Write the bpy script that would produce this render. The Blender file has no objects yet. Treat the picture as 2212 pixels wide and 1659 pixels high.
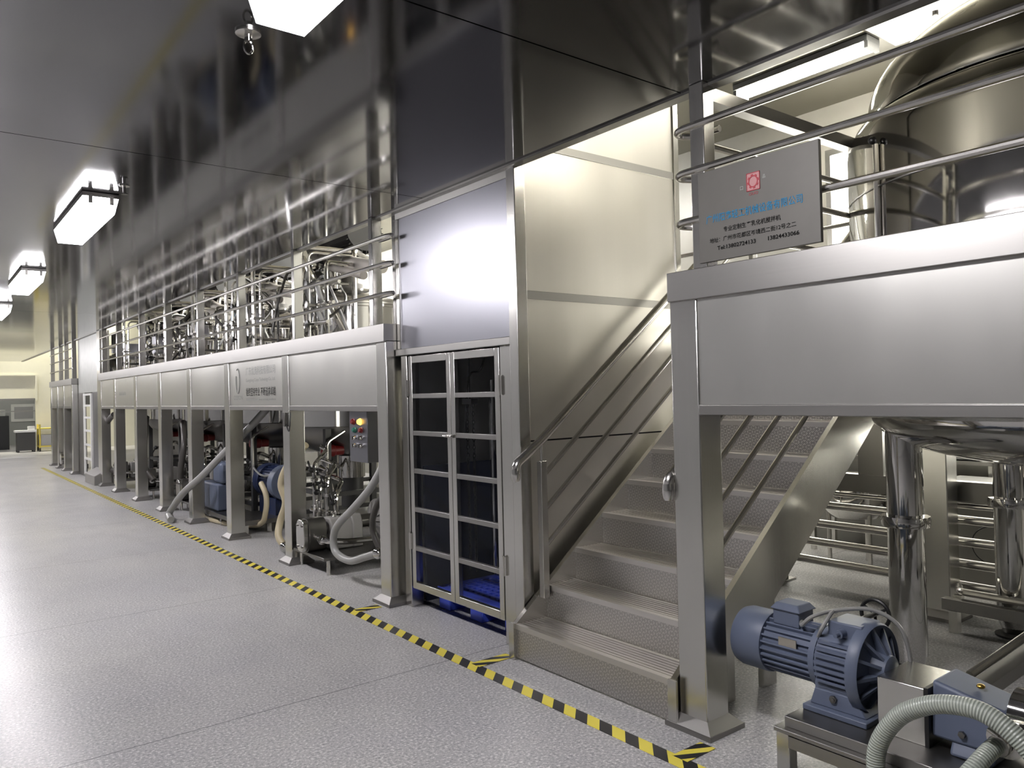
import bpy, bmesh, math, random
from mathutils import Vector, Matrix

S = bpy.context.scene
COL = S.collection
PI = math.pi
rad = math.radians

# ------------------------------------------------------------------ camera
def make_camera():
    yaw, pitch, roll = rad(37.938), rad(0.625), rad(-1.365)
    R1 = Matrix(((math.cos(yaw), -math.sin(yaw), 0), (math.sin(yaw), math.cos(yaw), 0), (0, 0, 1)))
    R2 = Matrix(((1, 0, 0), (0, math.cos(pitch), math.sin(pitch)), (0, -math.sin(pitch), math.cos(pitch))))
    R3 = Matrix(((math.cos(roll), 0, math.sin(roll)), (0, 1, 0), (-math.sin(roll), 0, math.cos(roll))))
    R = R3 @ R2 @ R1                                  # rows: right, forward, up
    right, fwd, up = R[0], R[1], R[2]
    cd = bpy.data.cameras.new('camera')
    cd.sensor_fit = 'HORIZONTAL'; cd.sensor_width = 36; cd.lens = 1669.6 / 2212 * 36
    cd.clip_start = 0.05; cd.clip_end = 200
    c = bpy.data.objects.new('camera', cd); COL.objects.link(c)
    M = Matrix((right, up, -fwd)).transposed().to_4x4()
    M.translation = (0, 0, 1.5)
    c.matrix_world = M
    S.camera = c
make_camera()

# ------------------------------------------------------------------ world, exposure
S.view_settings.view_transform = 'Standard'
S.view_settings.look = 'None'
S.view_settings.gamma = 1
S.view_settings.use_curve_mapping = False
S.view_settings.exposure = 0.48
w = bpy.data.worlds.new('world'); S.world = w; w.use_nodes = True
w.node_tree.nodes['Background'].inputs[0].default_value = (0.9, 0.95, 1.0, 1)
w.node_tree.nodes['Background'].inputs[1].default_value = 0.02
cy = S.cycles
cy.max_bounces = 8; cy.diffuse_bounces = 3; cy.glossy_bounces = 5; cy.transmission_bounces = 4; cy.transparent_max_bounces = 6
cy.caustics_reflective = False; cy.caustics_refractive = False
cy.use_denoising = True; cy.sample_clamp_indirect = 6.0; cy.blur_glossy = 0.6
cy.use_adaptive_sampling = True; cy.adaptive_threshold = 0.02
LAMP = 54.0        # radiance of the aisle lamps
TUBE = 85.0        # radiance of the tubes over the machines

# ------------------------------------------------------------------ materials
MATS = {}
def nd(nt, t, **kw):
    n = nt.nodes.new(t)
    for k, v in kw.items(): setattr(n, k, v)
    return n
def base(name, color, rough=0.5, metal=0.0, spec=0.5, coat=0.0):
    m = bpy.data.materials.new(name); m.use_nodes = True
    b = m.node_tree.nodes['Principled BSDF']
    b.inputs['Base Color'].default_value = (*color, 1)
    b.inputs['Roughness'].default_value = rough
    b.inputs['Metallic'].default_value = metal
    b.inputs['Specular IOR Level'].default_value = spec
    b.inputs['Coat Weight'].default_value = coat
    MATS[name] = m
    return m, m.node_tree, b
def noise(nt, scale=(1, 1, 1), s=5.0, detail=3, rough=0.5, coord='Object'):
    tc = nd(nt, 'ShaderNodeTexCoord'); mp = nd(nt, 'ShaderNodeMapping'); mp.inputs['Scale'].default_value = scale
    n = nd(nt, 'ShaderNodeTexNoise'); n.inputs['Scale'].default_value = s; n.inputs['Detail'].default_value = detail
    n.inputs['Roughness'].default_value = rough
    nt.links.new(tc.outputs[coord], mp.inputs[0]); nt.links.new(mp.outputs[0], n.inputs['Vector'])
    return n
def ramp(nt, src, a, b, p0=0.0, p1=1.0):
    r = nd(nt, 'ShaderNodeMapRange'); r.inputs[1].default_value = p0; r.inputs[2].default_value = p1
    r.inputs[3].default_value = a; r.inputs[4].default_value = b
    nt.links.new(src, r.inputs[0]); return r.outputs[0]
def mixc(nt, fac, a, b):
    m = nd(nt, 'ShaderNodeMix', data_type='RGBA')
    for i, v in ((6, a), (7, b)):
        if hasattr(v, 'links') or not isinstance(v, tuple): nt.links.new(v, m.inputs[i])
        else: m.inputs[i].default_value = (*v, 1)
    if isinstance(fac, float): m.inputs[0].default_value = fac
    else: nt.links.new(fac, m.inputs[0])
    return m.outputs[2]
def bump(nt, bsdf, h, strength=0.1, dist=0.01):
    b = nd(nt, 'ShaderNodeBump'); b.inputs['Strength'].default_value = strength; b.inputs['Distance'].default_value = dist
    nt.links.new(h, b.inputs['Height']); nt.links.new(b.outputs[0], bsdf.inputs['Normal'])
    return b

def steel(name, color, rough, stretch=(60, 60, 1.5), var=0.12, wavy=0.0, wscale=1.2):
    m, nt, b = base(name, color, rough, 1.0)
    n = noise(nt, stretch, 1.0, 3, 0.6)
    nt.links.new(ramp(nt, n.outputs[0], max(rough - var, 0.02), rough + var, 0.2, 0.8), b.inputs['Roughness'])
    nt.links.new(mixc(nt, n.outputs[0], tuple(c * 0.965 for c in color), tuple(min(c * 1.03, 1) for c in color)), b.inputs['Base Color'])
    if wavy:
        n2 = noise(nt, (wscale, wscale, wscale * 0.5), 1.0, 1, 0.4)
        bump(nt, b, n2.outputs[0], wavy, 0.05)
    return m
steel('rail_steel', (0.36, 0.355, 0.345), 0.22, (140, 140, 1.0), 0.03)
steel('steel_brushed', (0.61, 0.60, 0.57), 0.24, (140, 140, 1.0), 0.03)
steel('steel_horizontal', (0.33, 0.323, 0.308), 0.38, (0.8, 0.8, 140), 0.03)
steel('steel_panel', (0.64, 0.635, 0.60), 0.30, (4, 4, 1.2), 0.02, 0.3)
steel('steel_wall', (0.64, 0.62, 0.575), 0.35, (9, 9, 0.5), 0.02, 0.5, 1.6)
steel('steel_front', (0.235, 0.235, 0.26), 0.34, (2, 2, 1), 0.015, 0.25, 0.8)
steel('steel_mirror', (0.60, 0.59, 0.57), 0.07, (3, 3, 0.3), 0.03, 0.10, 2.0)
steel('steel_pipe', (0.62, 0.605, 0.575), 0.21, (4, 4, 4), 0.05)
steel('steel_dark', (0.20, 0.195, 0.185), 0.34, (20, 20, 1), 0.06)
steel('foot_steel', (0.28, 0.27, 0.26), 0.5, (20, 20, 20), 0.04)
steel('ceiling_steel', (0.165, 0.165, 0.17), 0.09, (1.2, 1.2, 1.2), 0.02, 0.012, 0.7)
steel('ceiling_high', (0.36, 0.345, 0.29), 0.30, (1, 1, 1), 0.05, 0.05, 0.7)
base('seam_black', (0.01, 0.01, 0.01), 0.8)

def checker():
    m, nt, b = base('tread_plate', (0.40, 0.39, 0.37), 0.38, 1.0)
    tc = nd(nt, 'ShaderNodeTexCoord'); sep = nd(nt, 'ShaderNodeSeparateXYZ'); nt.links.new(tc.outputs['Object'], sep.inputs[0])
    def mth(op, a, bb=None):
        n = nd(nt, 'ShaderNodeMath', operation=op)
        for i, v in ((0, a), (1, bb)):
            if v is None: continue
            if isinstance(v, (int, float)): n.inputs[i].default_value = v
            else: nt.links.new(v, n.inputs[i])
        return n.outputs[0]
    k = 2 * PI / 0.026
    u = mth('MULTIPLY', mth('ADD', sep.outputs[1], sep.outputs[2]), k)
    v = mth('MULTIPLY', mth('SUBTRACT', sep.outputs[1], sep.outputs[2]), k)
    h = mth('MAXIMUM', mth('MULTIPLY', mth('SINE', u), mth('SINE', mth('MULTIPLY', v, 0.5))), mth('MULTIPLY', mth('SINE', v), mth('SINE', mth('MULTIPLY', u, 0.5))))
    h = mth('MAXIMUM', h, 0.25)
    bump(nt, b, h, 0.35, 0.003)
    nt.links.new(mixc(nt, ramp(nt, h, 0, 1, 0.25, 0.9), (0.44, 0.425, 0.40), (0.62, 0.60, 0.57)), b.inputs['Base Color'])
    m2, nt, b = base('tread_ridged', (0.66, 0.64, 0.605), 0.36, 1.0)
    n = noise(nt, (30, 1, 30), 1.0, 2)
    nt.links.new(ramp(nt, n.outputs[0], 0.34, 0.40), b.inputs['Roughness'])
checker()

def floor_mat():
    m, nt, b = base('floor_resin', (0.5, 0.5, 0.5), 0.3, 0, 0.2)
    big = noise(nt, (1, 1, 1), 0.55, 4, 0.6); mid = noise(nt, (1.0, 0.5, 1), 3.0, 4, 0.65); fine = noise(nt, (1, 1, 1), 75, 2, 0.7)
    c1 = mixc(nt, ramp(nt, big.outputs[0], 0, 1, 0.3, 0.7), (0.37, 0.365, 0.378), (0.50, 0.487, 0.465))
    c2 = mixc(nt, ramp(nt, mid.outputs[0], 0, 0.55, 0.50, 0.85), c1, (0.30, 0.29, 0.30))
    c3 = mixc(nt, ramp(nt, fine.outputs[0], 0, 0.9, 0.53, 0.68), c2, (0.74, 0.73, 0.71))
    c4 = mixc(nt, ramp(nt, fine.outputs[0], 0.8, 0, 0.32, 0.47), c3, (0.20, 0.20, 0.205))
    tc = nd(nt, 'ShaderNodeTexCoord'); sep = nd(nt, 'ShaderNodeSeparateXYZ'); nt.links.new(tc.outputs['Object'], sep.inputs[0])
    a = nd(nt, 'ShaderNodeMath', operation='PINGPONG'); s = nd(nt, 'ShaderNodeMath', operation='SUBTRACT'); s.inputs[1].default_value = 3.69
    nt.links.new(sep.outputs[1], s.inputs[0]); nt.links.new(s.outputs[0], a.inputs[0]); a.inputs[1].default_value = 1.15
    l = nd(nt, 'ShaderNodeMath', operation='LESS_THAN'); nt.links.new(a.outputs[0], l.inputs[0]); l.inputs[1].default_value = 0.003
    c5 = mixc(nt, l.outputs[0], c4, (0.10, 0.10, 0.10))
    nt.links.new(c5, b.inputs['Base Color'])
    nt.links.new(ramp(nt, mid.outputs[0], 0.29, 0.36, 0.2, 0.8), b.inputs['Roughness'])
    bump(nt, b, fine.outputs[0], 0.12, 0.003)
floor_mat()

def tape_mat(name, dx, dy, period):
    m, nt, b = base(name, (0.7, 0.6, 0.05), 0.45)
    tc = nd(nt, 'ShaderNodeTexCoord'); sep = nd(nt, 'ShaderNodeSeparateXYZ'); nt.links.new(tc.outputs['Object'], sep.inputs[0])
    n1 = nd(nt, 'ShaderNodeMath', operation='MULTIPLY'); n1.inputs[1].default_value = dx; nt.links.new(sep.outputs[0], n1.inputs[0])
    n2 = nd(nt, 'ShaderNodeMath', operation='MULTIPLY'); n2.inputs[1].default_value = dy; nt.links.new(sep.outputs[1], n2.inputs[0])
    ad = nd(nt, 'ShaderNodeMath', operation='ADD'); nt.links.new(n1.outputs[0], ad.inputs[0]); nt.links.new(n2.outputs[0], ad.inputs[1])
    dv = nd(nt, 'ShaderNodeMath', operation='DIVIDE'); dv.inputs[1].default_value = period; nt.links.new(ad.outputs[0], dv.inputs[0])
    fr = nd(nt, 'ShaderNodeMath', operation='FRACT'); nt.links.new(dv.outputs[0], fr.inputs[0])
    gt = nd(nt, 'ShaderNodeMath', operation='GREATER_THAN'); gt.inputs[1].default_value = 0.5; nt.links.new(fr.outputs[0], gt.inputs[0])
    wn = noise(nt, (1, 1, 1), 9, 3)
    ye = mixc(nt, wn.outputs[0], (0.74, 0.62, 0.06), (0.84, 0.72, 0.12))
    nt.links.new(mixc(nt, gt.outputs[0], ye, (0.012, 0.012, 0.014)), b.inputs['Base Color'])
tape_mat('tape_along', -1.0, 1.0, 0.158)
tape_mat('tape_across', 0.54, 1.0, 0.085)

def flat(name, color, rough=0.5, metal=0.0, spec=0.5, coat=0.0, var=0.12, s=6.0):
    m, nt, b = base(name, color, rough, metal, spec, coat)
    n = noise(nt, (1, 1, 1), s, 3)
    nt.links.new(mixc(nt, n.outputs[0], tuple(c * (1 - var) for c in color), tuple(min(1, c * (1 + var)) for c in color)), b.inputs['Base Color'])
    return m
flat('paint_blue', (0.12, 0.145, 0.21), 0.45)
flat('paint_navy', (0.012, 0.022, 0.07), 0.45)
flat('pallet_blue', (0.05, 0.085, 0.52), 0.5)
flat('carriage_navy', (0.010, 0.014, 0.030), 0.5)
flat('paint_grey', (0.27, 0.26, 0.245), 0.45)
flat('paint_charcoal', (0.035, 0.035, 0.034), 0.45)
flat('rubber_black', (0.012, 0.012, 0.012), 0.4)
flat('insulation', (0.62, 0.58, 0.52), 0.55)
flat('hose_grey', (0.30, 0.30, 0.285), 0.32)
flat('hose_beige', (0.52, 0.45, 0.30), 0.42)
flat('hose_dark', (0.06, 0.055, 0.05), 0.4)
flat('red_plastic', (0.17, 0.008, 0.008), 0.4)
flat('green_plastic', (0.02, 0.16, 0.12), 0.4)
flat('sign_board', (0.105, 0.101, 0.092), 0.5, 0.25, 0.3)
flat('sign_pink', (0.36, 0.17, 0.17), 0.5)
flat('sign_red', (0.26, 0.01, 0.02), 0.5)
flat('sign_blue', (0.02, 0.16, 0.30), 0.5, 0.0, 0.1)
flat('ink_black', (0.006, 0.006, 0.006), 0.6, 0.0, 0.05)
flat('ink_grey', (0.30, 0.31, 0.29), 0.5)
flat('cream_paint', (0.72, 0.70, 0.57), 0.5, var=0.04)
flat('panel_grey', (0.36, 0.37, 0.345), 0.45, 0.2)
flat('wall_paint', (0.34, 0.33, 0.29), 0.35, var=0.04)
flat('wall_grey', (0.36, 0.36, 0.365), 0.4, var=0.05)
flat('room_grey', (0.33, 0.34, 0.33), 0.4, var=0.05)
flat('white_paint', (0.70, 0.70, 0.68), 0.4)
flat('yellow_paint', (0.65, 0.52, 0.08), 0.5)
flat('label_metal', (0.45, 0.42, 0.36), 0.35, 0.8)
flat('brass', (0.55, 0.36, 0.08), 0.3, 1.0)

def hose_ribbed():
    m, nt, b = base('hose_ribbed', (0.40, 0.44, 0.38), 0.28, 0, 0.5)
    tc = nd(nt, 'ShaderNodeTexCoord'); wv = nd(nt, 'ShaderNodeTexWave', wave_type='BANDS', bands_direction='X')
    wv.inputs['Scale'].default_value = 1.0; nt.links.new(tc.outputs['UV'], wv.inputs['Vector'])
    nt.links.new(mixc(nt, wv.outputs[1], (0.27, 0.30, 0.26), (0.52, 0.56, 0.49)), b.inputs['Base Color'])
    bump(nt, b, wv.outputs[1], 0.5, 0.004)
    b.inputs['Transmission Weight'].default_value = 0.0
hose_ribbed()

def emit(name, color, strength):
    m = bpy.data.materials.new(name); m.use_nodes = True; nt = m.node_tree
    nt.nodes.remove(nt.nodes['Principled BSDF'])
    e = nd(nt, 'ShaderNodeEmission'); e.inputs[0].default_value = (*color, 1); e.inputs[1].default_value = strength
    nt.links.new(e.outputs[0], nt.nodes['Material Output'].inputs[0]); MATS[name] = m
emit('lamp_diffuser', (1.0, 0.965, 1.0), LAMP)
emit('tube_glow', (1.0, 0.945, 0.82), TUBE)
emit('hall_glow', (1.0, 0.975, 0.92), 200.0)
emit('panel_glow', (1.0, 0.96, 0.86), 2.6)
emit('far_fill_glow', (1.0, 0.96, 0.82), 520.0)
emit('window_glow', (1.0, 0.98, 0.95), 3.2)
emit('low_window_glow', (1.0, 0.97, 0.86), 12.0)
emit('led_amber', (1.0, 0.55, 0.08), 3.0)
emit('signal_red', (0.9, 0.16, 0.06), 0.8)
emit('signal_amber', (1.0, 0.50, 0.15), 0.8)
emit('signal_green', (0.10, 0.55, 0.10), 0.8)
def glass():
    m = bpy.data.materials.new('clear_acrylic'); m.use_nodes = True; nt = m.node_tree
    nt.nodes.remove(nt.nodes['Principled BSDF'])
    t = nd(nt, 'ShaderNodeBsdfTransparent'); t.inputs[0].default_value = (0.90, 0.91, 0.93, 1)
    g = nd(nt, 'ShaderNodeBsdfGlossy'); g.inputs['Roughness'].default_value = 0.05; g.inputs[0].default_value = (0.9, 0.9, 0.9, 1)
    f = nd(nt, 'ShaderNodeFresnel'); f.inputs[0].default_value = 1.09
    mx = nd(nt, 'ShaderNodeMixShader')
    nt.links.new(f.outputs[0], mx.inputs[0]); nt.links.new(t.outputs[0], mx.inputs[1]); nt.links.new(g.outputs[0], mx.inputs[2])
    nt.links.new(mx.outputs[0], nt.nodes['Material Output'].inputs[0]); MATS['clear_acrylic'] = m
glass()

# ------------------------------------------------------------------ mesh helpers
LOC = {}
def spline(pts, n=8):
    P = [Vector(p) for p in pts]
    if len(P) < 3: return P
    out = []
    for i in range(len(P) - 1):
        p0 = P[i - 1] if i else P[0] * 2 - P[1]
        p1, p2 = P[i], P[i + 1]
        p3 = P[i + 2] if i + 2 < len(P) else P[-1] * 2 - P[-2]
        for k in range(n):
            t = k / n
            out.append(0.5 * ((2 * p1) + (p2 - p0) * t + (2 * p0 - 5 * p1 + 4 * p2 - p3) * t * t + (3 * p1 - p0 - 3 * p2 + p3) * t ** 3))
    out.append(P[-1]); return out
def fillet(pts, r=0.05, n=5):
    P = [Vector(p) for p in pts]; out = [P[0]]
    for i in range(1, len(P) - 1):
        a, b = (P[i - 1] - P[i]), (P[i + 1] - P[i])
        q = min(r, a.length * 0.45, b.length * 0.45)
        A, B = P[i] + a.normalized() * q, P[i] + b.normalized() * q
        for k in range(n + 1):
            t = k / n
            out.append(A * (1 - t) ** 2 + P[i] * 2 * t * (1 - t) + B * t * t)
    out.append(P[-1]); return out
AX = {'x': (Vector((0, 1, 0)), Vector((0, 0, 1)), Vector((1, 0, 0))),
      'y': (Vector((0, 0, 1)), Vector((1, 0, 0)), Vector((0, 1, 0))),
      'z': (Vector((1, 0, 0)), Vector((0, 1, 0)), Vector((0, 0, 1)))}
class MB:
    def __init__(s):
        s.bm = bmesh.new(); s.uv = None
    def quad(s, pts, mi=0):
        f = s.bm.faces.new([s.bm.verts.new(p) for p in pts]); f.material_index = mi; return s
    def hexa(s, p, mi=0):          # p: four bottom corners (ccw from above), four top corners
        v = [s.bm.verts.new(q) for q in p]
        for q in ((3, 2, 1, 0), (4, 5, 6, 7), (0, 1, 5, 4), (1, 2, 6, 5), (2, 3, 7, 6), (3, 0, 4, 7)):
            s.bm.faces.new([v[i] for i in q]).material_index = mi
        return s
    def box(s, x0, x1, y0, y1, z0, z1, mi=0):
        return s.hexa([(x0, y0, z0), (x1, y0, z0), (x1, y1, z0), (x0, y1, z0), (x0, y0, z1), (x1, y0, z1), (x1, y1, z1), (x0, y1, z1)], mi)
    def bar(s, a, b, wx, h, mi=0):    # square bar between two points; wx = width sideways, h = height
        a, b = Vector(a), Vector(b); d = (b - a).normalized()
        side = d.cross(Vector((0, 0, 1)))
        side = Vector((1, 0, 0)) if side.length < 1e-4 else side.normalized()
        up = side.cross(d).normalized(); side *= wx / 2; up *= h / 2
        return s.hexa([a - side - up, a + side - up, b + side - up, b - side - up, a - side + up, a + side + up, b + side + up, b - side + up], mi)
    def tube(s, pts, r, seg=10, mi=0, closed=False, ribs=False):
        P = [Vector(p) for p in pts]; n = len(P)
        T = []
        for i in range(n):
            a = P[i - 1] if (i or closed) else P[0]; b = P[(i + 1) % n] if (i < n - 1 or closed) else P[-1]
            T.append((b - a).normalized())
        N = T[0].orthogonal().normalized(); rings = []; L = 0.0; Ls = []
        for i in range(n):
            if i:
                L += (P[i] - P[i - 1]).length
                N = (N - T[i] * N.dot(T[i])).normalized()
            B = T[i].cross(N); Ls.append(L)
            ri = r[i] if isinstance(r, (list, tuple)) else r
            rings.append([s.bm.verts.new(P[i] + (N * math.cos(2 * PI * k / seg) + B * math.sin(2 * PI * k / seg)) * ri) for k in range(seg)])
        if ribs and s.uv is None: s.uv = s.bm.loops.layers.uv.new('UVMap')
        for i in range(n if closed else n - 1):
            j = (i + 1) % n
            for k in range(seg):
                q = (k + 1) % seg
                f = s.bm.faces.new((rings[i][k], rings[i][q], rings[j][q], rings[j][k])); f.material_index = mi; f.smooth = True
                if ribs:
                    for lp, (ii, kk) in zip(f.loops, ((i, k), (i, k + 1), (j, k + 1), (j, k))): lp[s.uv].uv = (Ls[ii] * ribs, kk / seg)
        if not closed:
            s.bm.faces.new(list(reversed(rings[0]))).material_index = mi
            s.bm.faces.new(rings[-1]).material_index = mi
        return s
    def cyl(s, a, b, r, r2=None, seg=20, mi=0):
        return s.tube([a, b], [r, r if r2 is None else r2], seg, mi)
    def lathe(s, c, axis, prof, seg=32, mi=0):       # prof: (radius, height) list
        U, V, W = AX[axis]; c = Vector(c); rings = []
        for rr, h in prof:
            if rr < 1e-5: rings.append([s.bm.verts.new(c + W * h)])
            else: rings.append([s.bm.verts.new(c + (U * math.cos(2 * PI * k / seg) + V * math.sin(2 * PI * k / seg)) * rr + W * h) for k in range(seg)])
        for a, b in zip(rings, rings[1:]):
            for k in range(seg):
                q = (k + 1) % seg
                if len(a) == 1 and len(b) == 1: continue
                if len(a) == 1: vs = (a[0], b[q], b[k])
                elif len(b) == 1: vs = (a[k], a[q], b[0])
                else: vs = (a[k], a[q], b[q], b[k])
                f = s.bm.faces.new(vs); f.material_index = mi; f.smooth = True
        if len(rings[0]) > 1: s.bm.faces.new(list(reversed(rings[0]))).material_index = mi
        if len(rings[-1]) > 1: s.bm.faces.new(rings[-1]).material_index = mi
        return s
    def prism(s, poly, axis, a, b, mi=0):            # poly in the two other axes (x: y,z  y: x,z  z: x,y)
        def P(p, h): return {'x': (h, p[0], p[1]), 'y': (p[0], h, p[1]), 'z': (p[0], p[1], h)}[axis]
        A = [s.bm.verts.new(P(p, a)) for p in poly]; B = [s.bm.verts.new(P(p, b)) for p in poly]; n = len(poly)
        s.bm.faces.new(list(reversed(A))).material_index = mi; s.bm.faces.new(B).material_index = mi
        for i in range(n): s.bm.faces.new((A[i], A[(i + 1) % n], B[(i + 1) % n], B[i])).material_index = mi
        return s
    def sphere(s, c, r, seg=12, mi=0, sz=1.0):
        return s.lathe(c, 'z', [(r * math.sin(PI * i / 8) if 0 < i < 8 else 0, -r * sz * math.cos(PI * i / 8)) for i in range(9)], seg, mi)
    def plate_hole(s, x0, x1, y0, y1, z0, z1, cx, cyy, r, seg=32):
        def rim(a):
            c, d = math.cos(a), math.sin(a)
            t = min(((x1 - cx) / c if c > 1e-6 else (x0 - cx) / c if c < -1e-6 else 1e9), ((y1 - cyy) / d if d > 1e-6 else (y0 - cyy) / d if d < -1e-6 else 1e9))
            return (cx + c * t, cyy + d * t)
        An = sorted([2 * PI * k / seg for k in range(seg)] + [math.atan2(yy - cyy, xx - cx) % (2 * PI) for xx in (x0, x1) for yy in (y0, y1)])
        for i in range(len(An)):
            a, b = An[i], An[(i + 1) % len(An)]
            if abs(a - b) < 1e-6: continue
            ia, ib = (cx + r * math.cos(a), cyy + r * math.sin(a)), (cx + r * math.cos(b), cyy + r * math.sin(b)); oa, ob = rim(a), rim(b)
            s.hexa([(*ia, z0), (*oa, z0), (*ob, z0), (*ib, z0), (*ia, z1), (*oa, z1), (*ob, z1), (*ib, z1)])
        return s
    def build(s, name, mats, parent=None, loc=None, bev=0.0, ang=35, kind=None):
        if isinstance(mats, str): mats = [mats]
        off = LOC.get(parent.name, Vector()) if parent else Vector(loc or (0, 0, 0))
        bmesh.ops.translate(s.bm, verts=s.bm.verts, vec=-off)
        bmesh.ops.recalc_face_normals(s.bm, faces=s.bm.faces)
        me = bpy.data.meshes.new(name); s.bm.to_mesh(me); s.bm.free()
        for m in mats: me.materials.append(MATS[m])
        for p in me.polygons: p.use_smooth = True
        me.set_sharp_from_angle(angle=rad(ang))
        o = bpy.data.objects.new(name, me); COL.objects.link(o)
        if parent: o.parent = parent
        else: o.location = off
        LOC[o.name] = off
        if bev:
            mo = o.modifiers.new('bevel', 'BEVEL'); mo.width = bev; mo.segments = 2; mo.limit_method = 'ANGLE'; mo.angle_limit = rad(50)
        if kind: o['kind'] = kind
        return o

def tag(o, label, cat, group=None):
    o['label'] = label; o['category'] = cat
    if group: o['group'] = group
    return o
def thing(name, label, cat, loc=(0, 0, 0), group=None):
    o = bpy.data.objects.new(name, None); COL.objects.link(o); o.location = loc; o.empty_display_size = 0.1
    LOC[o.name] = Vector(loc)
    return tag(o, label, cat, group)
def copy_tree(o, parent):
    c = o.copy(); COL.objects.link(c)
    if parent: c.parent = parent
    for ch in list(o.children): copy_tree(ch, c)
    return c
def dup(o, delta, label, rotz=None):
    c = copy_tree(o, None); c.location = Vector(o.location) + Vector(delta); c['label'] = label
    if rotz is not None: c.rotation_euler.z = rotz
    return c
def struct(mb, name, mats, **kw): return mb.build(name, mats, kind='structure', **kw)
def text(body, width, height, x, yl, zb, mat, parent, name='lettering', bold=0.0):
    """text on a face that looks towards -X; yl = its far (reading start) edge, zb = its baseline"""
    cu = bpy.data.curves.new(name, 'FONT'); cu.body = body; cu.size = 1.0; cu.extrude = 0.0; cu.offset = bold; cu.resolution_u = 2
    t = bpy.data.objects.new(name, cu); COL.objects.link(t)
    dg = bpy.context.evaluated_depsgraph_get()
    me = bpy.data.meshes.new_from_object(t.evaluated_get(dg)); bpy.data.objects.remove(t)
    xs = [v.co.x for v in me.vertices] or [0, 1]; ys = [v.co.y for v in me.vertices] or [0, 1]
    sx = width / max(max(xs) - min(xs), 1e-4); sy = height / max(max(ys) - min(ys), 1e-4); x0, y0 = min(xs), min(ys)
    off = LOC.get(parent.name, Vector())
    for v in me.vertices:
        v.co = Vector((x, yl - (v.co.x - x0) * sx, zb + (v.co.y - y0) * sy)) - off
    me.materials.clear(); me.materials.append(MATS[mat])
    o = bpy.data.objects.new(name, me); COL.objects.link(o); o.parent = parent; LOC[o.name] = off
    return o
ORD = ['nearest', 'second', 'third', 'fourth', 'fifth', 'sixth', 'seventh', 'eighth', 'ninth']

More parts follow.
